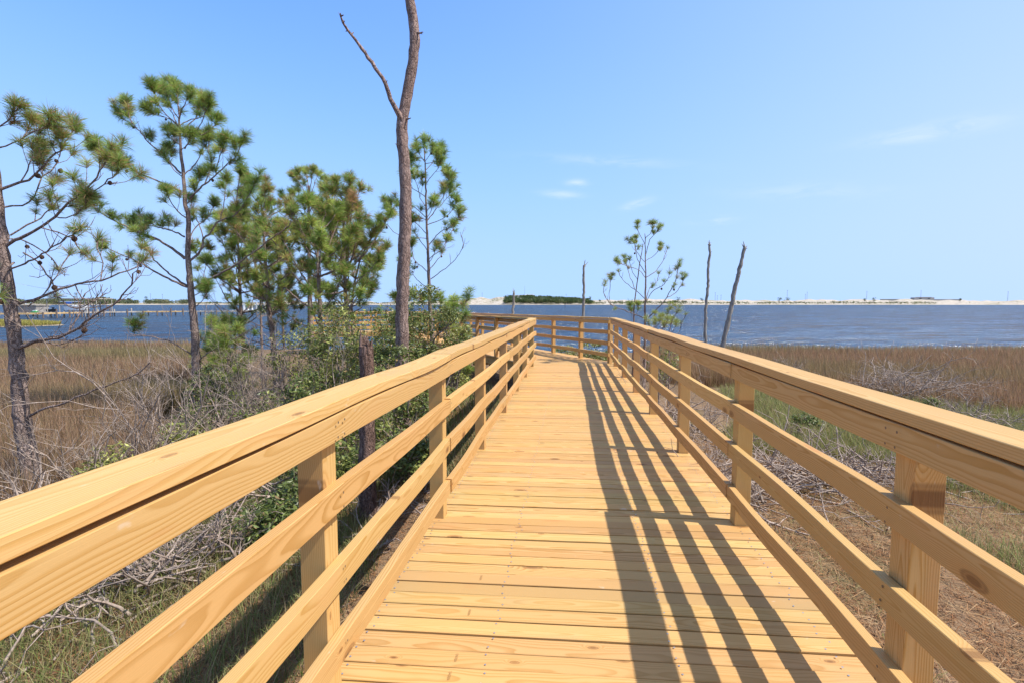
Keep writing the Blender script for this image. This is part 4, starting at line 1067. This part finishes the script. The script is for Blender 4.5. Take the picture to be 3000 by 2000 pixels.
for i, (px, d, ty, lab) in enumerate(((628, 10.8, 935, 'bushy bright pine sapling right of the tall green pine'), (690, 11.5, 950, 'bushy pine sapling beside the slim pine trunk'), (668, 9.6, 985, 'low pine sapling with long bright needles'), (1178, 12.0, 880, 'pine sapling left of the dead snag at railing height'), (1330, 11.0, 905, 'pine sapling right of the narrow pine foot'), (640, 12.5, 960, 'pine sapling behind the bright one'))):
    b = gp(px, d); top = at(px, ty, d)
    wild_pine(lab, d, [(px-3, 1180), (px-1, (1180+ty)/2), (px, ty+12)], .022, .008, .22, .42, 560+i, TPL_THIN, 5, 3, .9, .95, .08, GREEN*.85 if i % 2 else GREEN*.6+YGREEN*.3, 'pine_sapling', 'pine sapling', None, 0, .16, .2, (.08, .25))
DB = [  # px, depth, top y, spread, stems, seed, label
    (440, 5.7, 935, .85, 7, 1, 'tallest bleached dead sapling, in front of the brown marsh on the left'),
    (352, 5.2, 1040, .85, 7, 2, 'bleached dead bush right of the big scraggly pine'),
    (262, 4.7, 1170, .70, 6, 3, 'curved grey dead branches above the left cap board'),
    (60, 4.3, 1255, .60, 5, 4, 'grey dead twigs at the foot of the big scraggly pine'),
    (555, 7.0, 1085, .55, 3, 5, 'dead twigs left of the tall green pine trunk'),
    (705, 8.4, 1010, .85, 6, 6, 'dead bush between the tall green pine and the slim pine'),
    (790, 9.4, 905, .60, 3, 7, 'tall white dead sapling between the slim pine and the reddish pine'),
    (872, 8.8, 880, .50, 3, 8, 'tall bleached dead sapling left of the forked pine'),
    (660, 7.2, 1085, .80, 6, 9, 'tangle of grey twigs above the left cap board'),
    (835, 7.0, 1060, .70, 5, 10, 'grey dead bush left of the dark leafy shrub'),
    (985, 7.4, 1010, .60, 3, 11, 'dead twigs left of the short broken trunk top'),
    (1165, 5.9, 1180, .50, 3, 12, 'bare grey stems seen under the left top board'),
    (740, 10.0, 985, 1.0, 6, 13, 'brown dead brush behind the white saplings'),
    (2332, 13.0, 1046, .55, 5, 14, 'pale dead bush at the marsh edge beyond the right railing'),
    (1985, 9.0, 1120, .60, 4, 15, 'arching grey dead branches behind the second right post'),
    (2075, 8.0, 1130, .65, 4, 16, 'grey dead bush behind the right railing, left of the green grass'),
    (1905, 10.5, 1040, .60, 4, 17, 'dead bush at the foot of the small bay pine'),
    (2640, 12.2, 1046, 1.2, 6, 18, 'bleached upright branches in the brown marsh on the right'),
    (2860, 10.2, 1135, 1.0, 6, 19, 'grey dead bush near the right edge'),
    (430, 3.3, 1610, .55, 3, 20, 'grey dead bush in the grass under the left rails'),
    (640, 3.6, 1500, .5, 3, 21, 'thin dead stems in the shade under the left top board'),
    (150, 3.0, 1700, .6, 3, 22, 'pinkish grey dead branches at the lower left corner'),
    (2560, 5.8, 1330, .5, 3, 23, 'white crooked dead branch beyond the right railing'),
]
for px, d, ty, sp, st_, sd, lab in DB:
    b = gp(px, d); h = max(.4, at(px, ty, d)[2]-b[2])
    dead_bush(lab, b, h, sp, max(2, st_-1), 700+sd, TWIG if sd not in (13, 5, 10, 12) else TWIGBROWN, None, 3 if d < 11 else 3, thick=.011 if d < 9 else .015, twigs=4 if d < 8 else 5)
BP = [  # px, depth, sx, sy, h, n, label
    (2690, 12.6, 2.2, 1.3, .85, 230, 'large heap of bleached branches in the marsh grass on the right'),
    (2870, 9.6, 1.3, .9, .35, 110, 'grey branch heap at the right edge beyond the cap board'),
    (2085, 4.9, .75, .9, .32, 170, 'dark tangle of cut branches close behind the second right post'),
    (2330, 5.5, 1.0, .9, .24, 130, 'flat scatter of grey branches on the brown litter, right of the second post'),
    (2600, 5.9, .9, .7, .24, 120, 'light scatter of branches near the white crooked branch'),
    (1965, 8.0, .9, 1.1, .40, 120, 'branch heap behind the far posts of the right railing'),
    (1640, 16.0, 2.0, 1.0, .45, 110, 'brush heap on the shore beyond the far railing'),
    (190, 3.05, .8, .6, .38, 75, 'heap of pinkish grey branches on the green grass at the lower left'),
    (420, 3.3, .6, .6, .28, 55, 'thin grey branches lying in the grass under the left rails'),
    (90, 4.6, .9, .7, .34, 75, 'grey brush heap behind the left cap board at the frame edge'),
    (330, 5.0, .9, .6, .28, 65, 'tangle of fine grey twigs before the marsh on the left'),
    (600, 7.4, 1.1, .9, .36, 80, 'brown twig tangle under the tall green pine'),
    (760, 8.4, 1.3, .9, .42, 70, 'grey brush under the slim pine and the reddish pine'),
    (590, 3.7, .6, .5, .34, 70, 'grey twig tangle in the shade below the left top board'),
    (745, 4.6, .6, .6, .36, 80, 'tangle of thin stems behind the nearest left post'),
    (470, 5.4, .8, .6, .32, 70, 'bleached twig heap just above the left cap board'),
    (1120, 4.4, .35, 1.2, .14, 80, 'litter of twigs along the left edge of the boardwalk'),
]
for i, (px, d, sx_, sy_, h, n, lab) in enumerate(BP):
    o = brush_pile(lab, gp(px, d), sx_, sy_, h, n, 800+i, TWIGBROWN if i in (11, 13, 16) else TWIG)
    if i == 16: kind(o, 'stuff'); o.name = 'twig_litter'
# old post stub in the grass on the right
b = gp(2352, 7.6); g = G(); rr = np.random.default_rng(3)
q = np.array([b+[0, 0, -.1], b+[0, 0, .08], b+[.005, 0, .18], b+[.012, .004, .24]]); tube(g, q, np.array([.045, .04, .037, .022]), 9, .12, rr)
tag(g.build('tree_stump', STUMPBARK, None, b, smooth=True), 'dark little stump standing in the green grass beyond the right railing', 'stump')

# ------------------------------------------------------------------ grasses and litter
def screen(n, x0, x1, d0, d1, r, pw=1.0):
    px = r.uniform(x0, x1, n); d = d0*(d1/d0)**(r.random(n)**pw)
    v = (HF[None]+RT[None]*((px-1500)/F)[:, None]/math.cos(PITCH))*d[:, None]
    return v[:, :2], px, d
def near_walk(xy, m=0.15):
    x, y = xy[:, 0], xy[:, 1]
    a = (x > -.95-m) & (x < 1.17+m) & (y < 11.9)
    xl_ = -.915-(y-10.97)*.577-m; xr_ = 1.135-(y-11.72)*.577+m
    return a | ((y > 10.9) & (x > xl_) & (x < xr_))
def pal(cs, n, r, mix=.35):
    cs = np.array(cs); i = r.integers(0, len(cs), n); j = r.integers(0, len(cs), n); return cs[i]*(1-mix)+cs[j]*mix
def shore_d(xy): return np.interp(xy[:, 0], _sx, _sy)+0.8*vnoise(xy[:, 0], xy[:, 1], 0.5, 3)-xy[:, 1]
r = np.random.default_rng(900)
RUSH = [(.44, .275, .17), (.52, .345, .22), (.35, .21, .125), (.40, .26, .16), (.30, .25, .11)]
for nm, x0, x1, d0, n, lab in (('marsh_rushes', -350, 560, 4.9, 135000, 'brown marsh rushes between the pines and the bay on the left'), ('marsh_rushes', 1880, 3350, 8.4, 135000, 'brown marsh rushes along the bay on the right')):
    xy, px, d = screen(n, x0, x1, d0, 38, r, .78)
    sd = shore_d(xy); k = (sd > .2) & ~near_walk(xy, 1.0)
    wig = vnoise(xy[:, 0], xy[:, 1], .9, 31)
    if x0 < 0: k &= (px < 470+90*wig+np.clip(d-9, -4, 8)*-4+((d > 16)*260)) & (d > 5.2+1.2*wig-(px < 120)*.8)
    else: k &= d > 13.6-2.6*np.clip((px-2300)/700, -.6, 1)+1.5*wig
    k &= r.random(n) < .55+.45*np.clip(1.2+wig, 0, 1)
    xy, px, d, sd = xy[k], px[k], d[k], sd[k]; m = len(xy)
    c = pal(RUSH, m, r)*(np.array((.78, .77, .77)) if x0 < 0 else np.array((.88, .82, .77))); e = np.clip(1.4-sd/1.6, 0, 1)[:, None]; c = c*(1-e)+np.array((.34, .33, .09))*e
    gpatch = np.clip(vnoise(xy[:, 0], xy[:, 1], .45, 77)*1.5, 0, .5 if x0 < 0 else .3)[:, None]; c = c*(1-gpatch)+np.array((.23, .22, .085))*gpatch
    hh = (.62+.16*vnoise(xy[:, 0], xy[:, 1], .6, 8))*np.where(sd < 2, .8, 1)
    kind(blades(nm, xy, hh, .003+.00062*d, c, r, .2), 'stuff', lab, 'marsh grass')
GR = [(.19, .24, .06), (.25, .28, .08), (.33, .31, .12), (.38, .29, .15), (.30, .22, .12)]
xy, px, d = screen(70000, 2040, 3080, 5.6, 13.5, r, .9)
wig = vnoise(xy[:, 0], xy[:, 1], 1.1, 41)
k = (d > 6.2+.9*wig-np.clip((px-2600)/400, 0, 1)*2.0) & (d < 12.5+1.4*wig) & ~near_walk(xy, .3) & (r.random(len(d)) < .5+.5*np.clip(1+1.6*wig, 0, 1))
k &= (px > 2140-60*wig)
xy, d = xy[k], d[k]
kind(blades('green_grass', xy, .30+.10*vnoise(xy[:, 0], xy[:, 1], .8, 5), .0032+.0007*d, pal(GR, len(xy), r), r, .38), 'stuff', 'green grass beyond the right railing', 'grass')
n = 20000; xy = np.c_[r.uniform(2.6, 6.2, n), r.uniform(2.3, 6.0, n)]; wig = vnoise(xy[:, 0], xy[:, 1], 1.5, 47)
k = (r.random(n) < np.clip(.55+1.3*wig, 0, 1)) & (xy[:, 0] > 3.0+.5*wig); xy = xy[k]
kind(blades('green_grass', xy, .26, .0042, pal(GR+[(.14, .19, .05), (.17, .21, .06)], len(xy), r), r, .5, None, .5), 'stuff', 'olive grass patch on the near right outside the railing', 'grass')
n = 52000; xy = np.c_[r.uniform(-5.2, -1.02, n), r.uniform(.7, 5.6, n)]
wig = vnoise(xy[:, 0], xy[:, 1], 1.3, 43)
k = (xy[:, 0] < -1.5-.35*wig-.5*np.clip(xy[:, 1]-3.4, 0, 1)) & (r.random(n) < .35+.65*np.clip(.8+1.3*wig, 0, 1)); xy = xy[k]
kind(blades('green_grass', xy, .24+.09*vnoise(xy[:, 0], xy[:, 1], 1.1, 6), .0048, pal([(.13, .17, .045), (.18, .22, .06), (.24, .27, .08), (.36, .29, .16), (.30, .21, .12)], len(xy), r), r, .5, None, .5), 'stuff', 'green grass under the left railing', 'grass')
n = 26000; xy, px, d = screen(n, 520, 1500, 5.0, 16, r); k = ~near_walk(xy, .1) & (r.random(n) < .7); xy, d = xy[k], d[k]
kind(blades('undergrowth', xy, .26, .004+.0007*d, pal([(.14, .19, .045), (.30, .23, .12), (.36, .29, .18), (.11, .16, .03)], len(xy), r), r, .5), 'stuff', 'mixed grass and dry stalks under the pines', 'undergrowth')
# dry matted grass and pine straw
STRAW = [(.40, .20, .085), (.47, .28, .13), (.34, .165, .075), (.50, .36, .20), (.24, .11, .048)]
def straw(nm, xy, L, wd, lab, r):
    n = len(xy); z = gz(xy[:, 0], xy[:, 1])+r.uniform(.002, .035, n); az = r.uniform(0, 6.283, n); ln = L*r.uniform(.5, 1.3, n)
    d = np.stack([np.cos(az), np.sin(az), r.normal(.05, .22, n)], -1)*ln[:, None]*.5; s = np.stack([-np.sin(az), np.cos(az), r.normal(0, .4, n)], -1)*wd*.5
    p = np.c_[xy, z]; v = np.stack([p-d-s, p-d+s, p+d+s*.5, p+d-s*.5], 1).reshape(-1, 3)
    g = G(); g.add(v, np.arange(4*n).reshape(n, 4), np.repeat(pal(STRAW, n, r)*r.uniform(.7, 1.25, (n, 1)), 4, 0))
    kind(g.build(nm, GRASS, None, (0, 0, 0)), 'stuff', lab, 'litter')
n = 60000; xy = np.c_[r.uniform(1.1, 6.5, n), r.uniform(.2, 7.5, n)]; k = r.random(n) < .3+.7*np.clip(1+vnoise(xy[:, 0], xy[:, 1], 1.7, 61), 0, 1)
straw('pine_straw', xy[k], .11, .0042, 'brown pine straw and dead grass on the ground by the right railing', r)
n = 34000; xy = np.c_[r.uniform(-3.6, -.7, n), r.uniform(1.0, 10, n)]; straw('pine_straw', xy, .10, .0042, 'brown pine straw on the ground by the left railing', r)
n = 34000; xy = np.c_[r.uniform(1.15, 5.8, n), r.uniform(.4, 7.2, n)]; wig = vnoise(xy[:, 0], xy[:, 1], 1.9, 71); k = r.random(n) < np.clip(.4+1.2*wig, 0, 1); xy = xy[k]
kind(blades('dry_grass', xy, .13+.05*vnoise(xy[:, 0], xy[:, 1], 2.3, 12), .0036, pal([(.44, .31, .16), (.50, .38, .22), (.24, .28, .08), (.28, .30, .09), (.36, .22, .11)], len(xy), r), r, .8, None, .7), 'stuff', 'short dry grass tufts on the brown ground by the right railing', 'dry grass')

# ------------------------------------------------------------------ far shore
r = np.random.default_rng(1200)
def far_leaves(g, P, size, col, r):
    n = len(P); nrm = unit(r.normal(0, 1, (n, 3))+np.array([0, -.6, .5])); a = unit(np.cross(nrm, r.normal(0, 1, (n, 3)))); b = np.cross(nrm, a)
    s_ = size*r.uniform(.6, 1.3, (n, 1)); v = np.stack([P-a*s_, P+b*s_*.6, P+a*s_, P-b*s_*.6], 1).reshape(-1, 3)
    g.add(v, np.arange(4*n).reshape(n, 4), np.repeat(col*r.uniform(.7, 1.3, (n, 1)), 4, 0))
def far_band(name, lab, zones, r):
    g = G()
    for (x0, x1, d0, d1, h0, h1, n, cov, cols, freq) in zones:
        nb = max(4, int((x1-x0)*cov))
        for i in range(nb):
            px = r.uniform(x0, x1); dd = r.uniform(d0, d1); e = .5+.5*float(vnoise(px, 0, freq, 7)); h = h0+(h1-h0)*max(0, min(1, e*r.uniform(.7, 1.25)))
            b = farpt(px, FD+dd, farh(px, dd)); w_ = h*r.uniform(.45, .9); k = max(6, int(n*h/6))
            o = r.normal(0, 1, (k, 3)); o = o/np.linalg.norm(o, axis=1)[:, None]*(r.random((k, 1))**.4); P = b+np.array([0, 0, h*.5])+o*np.array([w_, w_, h*.5])
            far_leaves(g, P, .35+.09*h, np.array(cols[r.integers(len(cols))])[None], r)
    return kind(g.build(name, FARLEAF, None, (0, FD, 0)), 'stuff', lab, 'woodland')
FGRN = [(.070, .105, .040), (.090, .125, .048), (.055, .085, .038), (.12, .14, .06)]
HAZEG = [(.13, .155, .085), (.16, .18, .10), (.11, .135, .085), (.19, .19, .11)]  # distance haze put into the leaf colour: paler, greyer greens
FYEL = [(.20, .20, .075), (.25, .23, .10), (.16, .175, .065)]
far_band('far_wood', 'low green woodland along the far shore at the left', [(-500, 380, 20, 70, 6, 15, 46, .42, HAZEG, .05), (380, 570, 20, 60, 5, 12, 40, .36, HAZEG, .06), (-500, 570, 5, 20, 1.2, 2.2, 24, .6, FYEL, .1)], r)
far_band('far_wood', 'dark green thicket on the far hill behind the dead trunks', [(1478, 1725, 55, 115, 4.0, 8.0, 60, 1.5, FGRN, .09), (1478, 1735, 15, 55, 4.0, 8, 50, 1.6, FGRN, .07), (1440, 1480, 70, 110, 1.5, 3, 30, .4, FGRN, .1), (1480, 1740, 6, 18, 1.2, 2.4, 24, .5, FYEL, .1)], r)
far_band('far_scrub', 'low scrub between white dunes along the far shore', [(570, 1340, 8, 45, 1.8, 5.0, 36, .6, FGRN+FYEL, .08), (1340, 1470, 8, 30, 1.2, 2.2, 24, .2, FYEL, .1), (1735, 2010, 12, 50, 2.0, 6.0, 40, .6, FGRN+FYEL, .05), (2010, 2560, 8, 40, 1.5, 4.6, 34, .42, FGRN+FYEL, .04), (2560, 2720, 8, 30, 1.2, 3.8, 34, .45, FGRN+FYEL, .06), (2720, 3400, 30, 90, 1.0, 3.0, 26, .12, FGRN+FYEL, .06), (1735, 2740, 5, 14, 1.6, 3.0, 26, .8, FYEL+FGRN[:1], .07)], r)
def far_tree(px, dd, h, w_, lab, seed):
    r = np.random.default_rng(seed); b = farpt(px, FD+dd, farh(px, dd)-.2)
    root = thing('pine_tree', lab, 'pine tree', b, 'lone trees on the far shore'); g = G()
    tube(g, np.array([b, b+[0.2, 0, h*.5], b+[0, 0, h*.9]]), np.array([.28, .2, .08]), 6, .05, r); g.build('trunk', BARK, root)
    g = G()
    for i in range(9):
        c = b+np.array([r.normal(0, w_*.4), r.normal(0, w_*.4), h*r.uniform(.55, 1)]); k = 26; o = r.normal(0, .33, (k, 3))*w_
        far_leaves(g, c+o*np.array([1, 1, .55]), .55, np.array(FGRN[r.integers(4)])[None], r)
    g.build('crown', FARLEAF, root)
for i, (px, dd, h, w_, lab) in enumerate(((1729, 60, 13, 2.6, 'lone pine right of the thicket hill on the far shore'), (1757, 50, 7, 2.0, 'small lone tree next right of the thicket hill'), (1985, 40, 13, 4.2, 'broad lone tree on the far dunes right of the small bay pine'), (2056, 40, 11.5, 3.8, 'lone tree on the far dunes left of the straight dead trunk'), (2282, 30, 11, 4.0, 'lone tree far behind the marsh on the right, left of a pole'), (2303, 35, 12, 4.4, 'lone tree at the foot of a far pole right of the leaning trunk'), (2530, 40, 11, 2.5, 'slim tree on the far dunes at mid right'), (2557, 38, 12, 3.0, 'rounded tree on the far dunes left of the long bunker'), (2808, 40, 11, 2.4, 'small tree at the right end of the long bunker'), (150, 45, 24, 4.5, 'tall pine above the far wood, left of the boat shelter roof'), (227, 50, 24, 4.5, 'tall pine above the far wood, over the boat shelter roof'), (432, 30, 15, 2.6, 'pointed pine standing out of the far wood at left'))):
    far_tree(px, dd, h, w_, lab, 1300+i)
def far_pole(px, top, dd, lab):
    b = farpt(px, FD+dd, farh(px, dd)-.3); tz = at(px, top, FD+dd)[2]; root = thing('utility_pole', lab, 'utility pole', b, 'utility poles along the far shore'); g = G()
    tube(g, np.array([b, (b[0], b[1], tz)]), np.array([.30, .22]), 8); g.build('pole', POLE, root)
    g = G(); c = np.array([b[0], b[1], tz-1.2]); g.box((-1.3, -.12, -.12), (1.3, .12, .12), None, None, c); g.build('crossarm', POLE, root)
for px, top, dd, lab in ((1413, 858, 130, 'utility pole on the white dune left of the thicket hill'), (2093, 857, 110, 'tallest utility pole between the straight and leaning dead trunks'), (2099, 866, 130, 'second utility pole close right of the tallest one'), (2110, 864, 120, 'utility pole just left of the leaning dead trunk'), (2303, 850, 120, 'utility pole above the lone tree right of the leaning trunk'), (2356, 862, 140, 'shorter utility pole of the close pair at mid right'), (2361, 855, 120, 'taller utility pole of the close pair at mid right'), (2535, 853, 120, 'utility pole above the slim far tree'), (2693, 851, 130, 'utility pole rising over the long bunker'), (2947, 854, 120, 'utility pole nearest the right edge'), (1658, 862, 120, 'utility pole behind the thicket hill'), (480, 862, 90, 'utility pole above the far wood at left'), (445, 860, 90, 'bare mast above the far wood at left')):
    far_pole(px, top, dd, lab)
# white building on the hill
b = farpt(1537, FD+135, farh(1520, 120)+.5); zt = at(1537, 864, FD+135)[2]; root = thing('building', 'flat roofed white building on top of the thicket hill', 'building', b)
g = G(); g.box((-22, -6, -4), (22, 6, zt-b[2]-1.6), None, None, b); g.build('wall', WHITE, root)
g = G(); g.box((-23.5, -7, zt-b[2]-1.6), (16, 7, zt-b[2]-.6), None, None, b); g.box((2, -4, zt-b[2]-.6), (21, 4, zt-b[2]+.7), None, None, b); g.build('roof', WHITE, root)
for k in range(6):
    g = G(); g.box((-19+k*6.4, -6.06, zt-b[2]-3.9), (-15+k*6.4, -5.9, zt-b[2]-2.4), None, None, b); g.build('window', GLASS, root)
g = G(); tube(g, np.array([b+[0, 0, 3], (b[0], b[1], at(1537, 838, FD+135)[2])]), np.array([.28, .12]), 6); g.build('antenna', POLE, root)
# old bunker with long dark walls on the dunes
b = farpt(2700, FD+150, 0.0); b[2] = farh(2700, 150)-.5; root = thing('building', 'low grey concrete bunker with long dark side walls on the far dunes', 'bunker', b)
z = lambda y: at(2700, y, FD+150)[2]-b[2]
g = G(); g.box((-22, -6, -1), (20, 8, z(872)), None, None, b); g.box((-14, -6.5, z(872)), (14, 4, z(871)), None, None, b); g.build('blockhouse', CONCRETE, root)
g = G(); g.box((-92, -3, -2), (-22.1, 0, z(877)), None, None, b); g.build('side_wall', GREYBOARD, root)
g = G(); g.box((20.1, -3, -2), (80, 0, z(877.6)), None, None, b); g.build('side_wall', GREYBOARD, root)
for k in (-12, 6):
    g = G(); g.box((k, -6.1, z(876.5)), (k+5, -5.9, z(874)), None, None, b); g.build('window', GLASS, root)
# channel marker
b = farpt(1655, 300, ZW-.5); root = tag((lambda g: (tube(g, np.array([b, b+[0, 0, 3.6]]), .12, 8), g.box((-.35, -.05, 2.6), (.35, .05, 3.5), None, None, b), g.build('channel_marker', DARKP, None, b))[-1])(G()), 'dark channel marker post standing in the bay', 'channel marker')

# ------------------------------------------------------------------ pier, shelters and boats on the left
pl = [(-140, 86), (0, 88), (110, 90), (225, 98), (320, 106), (420, 110), (540, 114), (700, 117), (775, 119)]
PZ = -.30
pp = np.array([at(px, 900, d) for px, d in pl]); pp[:, 2] = PZ
root = thing('pier', 'long low plank pier on pilings crossing the water at the left', 'pier', (pp[3][0], pp[3][1], ZW))
for i in range(len(pp)-1):
    a, b = pp[i], pp[i+1]; d = unit(b-a); n_ = np.array([-d[1], d[0], 0]); g = G()
    v = [a-n_*.8-[0, 0, .26], a+n_*.8-[0, 0, .26], a+n_*.8, a-n_*.8, b-n_*.8-[0, 0, .26], b+n_*.8-[0, 0, .26], b+n_*.8, b-n_*.8]
    g.add(v, [(0, 1, 2, 3), (4, 7, 6, 5), (0, 4, 5, 1), (1, 5, 6, 2), (2, 6, 7, 3), (3, 7, 4, 0)]); g.build('deck', PIERWOOD if i < 3 or i == 5 else PIERGREY, root)
    L = np.linalg.norm(b-a); m = max(1, int(L/2.1))
    for k in range(m):
        for sd in (-1, 1):
            c = a+d*(k+.5*(sd > 0)*.6)*L/m+n_*sd*.93; g = G(); tube(g, np.array([c-[0, 0, 2.2], c+[0, 0, r.choice([.05, .1, .45, .6])]]), .13, 7, .03, r); g.build('piling', PILE if sd < 0 else PIERGREY, root)
def local(px, d): 
    o = at(px, 900, d); o[2] = ZW; return o, np.stack([RT, HF, np.array([0, 0, 1.])], 1)
o, M = local(232, 104); sc_ = 104/F
root = thing('boat_shelter', 'open boat shelter with a long flat pale roof behind the pier', 'boat shelter', o)
g = G(); g.box((-72*sc_, -2, 3.60), (74*sc_, 2.4, 3.75), None, M, o); g.build('roof', PIERGREY, root)
for x in (-70, -35, 2, 38, 72):
    for y_ in (-1.8, 2.1):
        g = G(); g.box((x*sc_-.06, y_-.06, -1.5), (x*sc_+.06, y_+.06, 3.6), None, M, o); g.build('post', PIERGREY, root)
g = G(); g.box((-32*sc_, -1.9, 3.0), (32*sc_, -1.7, 3.18), None, M, o); g.build('lift_beam', WHITE, root)
g = G(); g.box((-14*sc_, -1.95, 2.75), (2*sc_, -1.3, 2.98), None, M, o); g.box((-12*sc_, -1.95, 2.62), (-3*sc_, -1.4, 2.75), None, M, o); g.build('furled_cover', BLUE, root)
def hull(g, L, W_, H, o, M, sheer=.18, n=10):
    V = []
    for i in range(n+1):
        u = i/n; x = -L/2+L*u; w_ = W_/2*(1-max(0, (u-.45)/.55)**2.2); zb = H*.55*max(0, (u-.6)/.4)**2; zt = H*(1+sheer*u)
        V += [(x, -w_, zt), (x, -w_*.82, zb+H*.18), (x, 0, zb), (x, w_*.82, zb+H*.18), (x, w_, zt)]
    V = np.array(V)@M.T+o; f = []
    for i in range(n):
        for j in range(4): a = i*5+j; f.append((a, a+5, a+6, a+1))
        f.append((i*5+4, i*5+9, i*5+5, i*5))
    g.add(V, f); g.add(V[:5], [(0, 1, 2, 3, 4)])
o2, _ = local(231, 102.5); o2[2] = -.2
root = thing('motorboat', 'white motorboat hoisted under the flat pale boat shelter roof', 'boat', o2)
g = G(); hull(g, 4.7, 1.8, 1.0, o2, M); g.build('hull', WHITE, root)
g = G(); g.box((-.9, -.45, 1.05), (.3, .45, 1.3), None, M, o2); g.build('console', WHITE, root)
g = G(); g.box((-2.65, -.2, .1), (-2.36, .2, 1.1), None, M, o2); g.build('outboard_motor', DARKP, root)
o, M = local(96, 108); root = thing('boat_house', 'low grey board boathouse behind the pier, beside the big scraggly pine', 'boathouse', o)
g = G(); g.box((-2.6, -1.5, .55), (2.2, 1.5, 2.25), None, M, o); g.build('wall', GREYBOARD, root)
g = G(); g.box((-2.8, -1.8, 2.25), (2.4, 1.8, 2.42), None, M, o); g.build('roof', PIERGREY, root)
g = G(); g.box((-2.9, -2.6, .33), (2.5, 1.6, .55), None, M, o); g.build('floor', PIERWOOD, root)
for x in (-2.5, -.8, .8, 2.2):
    g = G(); g.box((x-.1, -2.4, -1.5), (x+.1, -2.2, .33), None, M, o); g.build('post', PILE, root)
o2, _ = local(103, 105.2); o2[2] = ZW+.58
root = thing('jet_ski', 'bright green and white jet ski on the boathouse deck', 'jet ski', o2)
g = G(); hull(g, 1.35, .7, .42, o2, M, .3); g.build('hull', GREENP, root)
g = G(); g.box((-.45, -.18, .42), (.1, .18, .68), None, M, o2); g.build('seat', WHITE, root)
g = G(); g.box((.1, -.3, .62), (.2, .3, .72), None, M, o2); g.box((.08, -.06, .42), (.24, .06, .66), None, M, o2); g.build('handlebar', WHITE, root)
o2, _ = local(152, 103); o2[2] = ZW+.95
root = thing('jet_ski', 'dark jet ski on a lift left of the white motorboat', 'jet ski', o2)
g = G(); hull(g, 1.9, .8, .5, o2, M, .3); g.build('hull', DARKP, root)
g = G(); g.box((-.6, -.2, .5), (.15, .2, .82), None, M, o2); g.build('seat', WHITE, root)
g = G(); g.box((.18, -.32, .85), (.3, .32, .95), None, M, o2); g.box((.15, -.07, .5), (.33, .07, .88), None, M, o2); g.build('handlebar', DARKP, root)
g = G(); g.box((-.5, -.3, -.22), (.6, .3, 0), None, M, o2); g.build('cradle', PIERGREY, root)
for x in (-.45, .5):
    g = G(); g.box((x-.07, -.07, -2.2), (x+.07, .07, -.22), None, M, o2); g.build('leg', PILE, root)
o, M = local(735, 121); sc_ = 121/F
root = thing('boat_lift', 'white boat lift platform at the end of the pier, between pine trunks', 'boat lift', o)
g = G(); g.box((-34*sc_, -2.2, .75), (32*sc_, 2.2, 1.1), None, M, o); g.build('floor', PIERGREY, root)
for x in (-31, -20, -8, 4, 16, 29):
    for y_ in (-2.0, 2.0):
        g = G(); g.box((x*sc_-.1, y_-.1, -1.4), (x*sc_+.1, y_+.1, 2.85), None, M, o); g.build('post', WHITE, root)
g = G(); g.box((-34*sc_, -2.15, 2.85), (32*sc_, -1.85, 3.05), None, M, o); g.build('lift_beam', WHITE, root)
g = G(); g.box((-34*sc_, 1.85, 2.85), (32*sc_, 2.15, 3.05), None, M, o); g.build('lift_beam', WHITE, root)
o2, _ = local(786, 118); o2[2] = ZW+.9
g = G(); hull(g, 1.6, .6, .4, o2, np.stack([np.array([0, 0, 1.])*.35+RT*.9, HF, np.array([0, 0, 1.])], 1)); tag(g.build('kayak', ORANGE, None, o2), 'orange kayak beside the white boat lift', 'kayak')
# marsh islet
c = at(-40, 900, 60); g = G(); n_ = 26; V = []
for ring, (rr_, z) in enumerate(((1, -1.6), (.92, -1.22), (.6, -.9), (.0, -.8))):
    for k in range(n_):
        an = k/n_*6.283; q = c+RT*math.cos(an)*8.2*rr_*(1+.08*math.sin(3*an))+HF*math.sin(an)*5*rr_; V.append((q[0], q[1], z))
i_ = np.arange(3)[:, None]*n_; j = np.arange(n_)[None]; k = (j+1) % n_
g.add(V, np.stack([i_+j, i_+k, i_+n_+k, i_+n_+j], -1).reshape(-1, 4)); kind(g.build('marsh_islet', GROUND, None, (0, 0, 0), smooth=True), 'structure')
m = 9000; an = r.uniform(0, 6.283, m); rr_ = np.sqrt(r.random(m))*.95
xy = (c[None]+RT[None]*(np.cos(an)*8.2*rr_)[:, None]+HF[None]*(np.sin(an)*5*rr_)[:, None])[:, :2]
kind(blades('islet_grass', xy, .45, .05, pal([(.42, .36, .09), (.36, .30, .08), (.30, .30, .08)], m, r), r, .2, -1.22+.4*(1-rr_)), 'stuff', 'yellow green grass on the small marsh islet at the left', 'marsh grass')
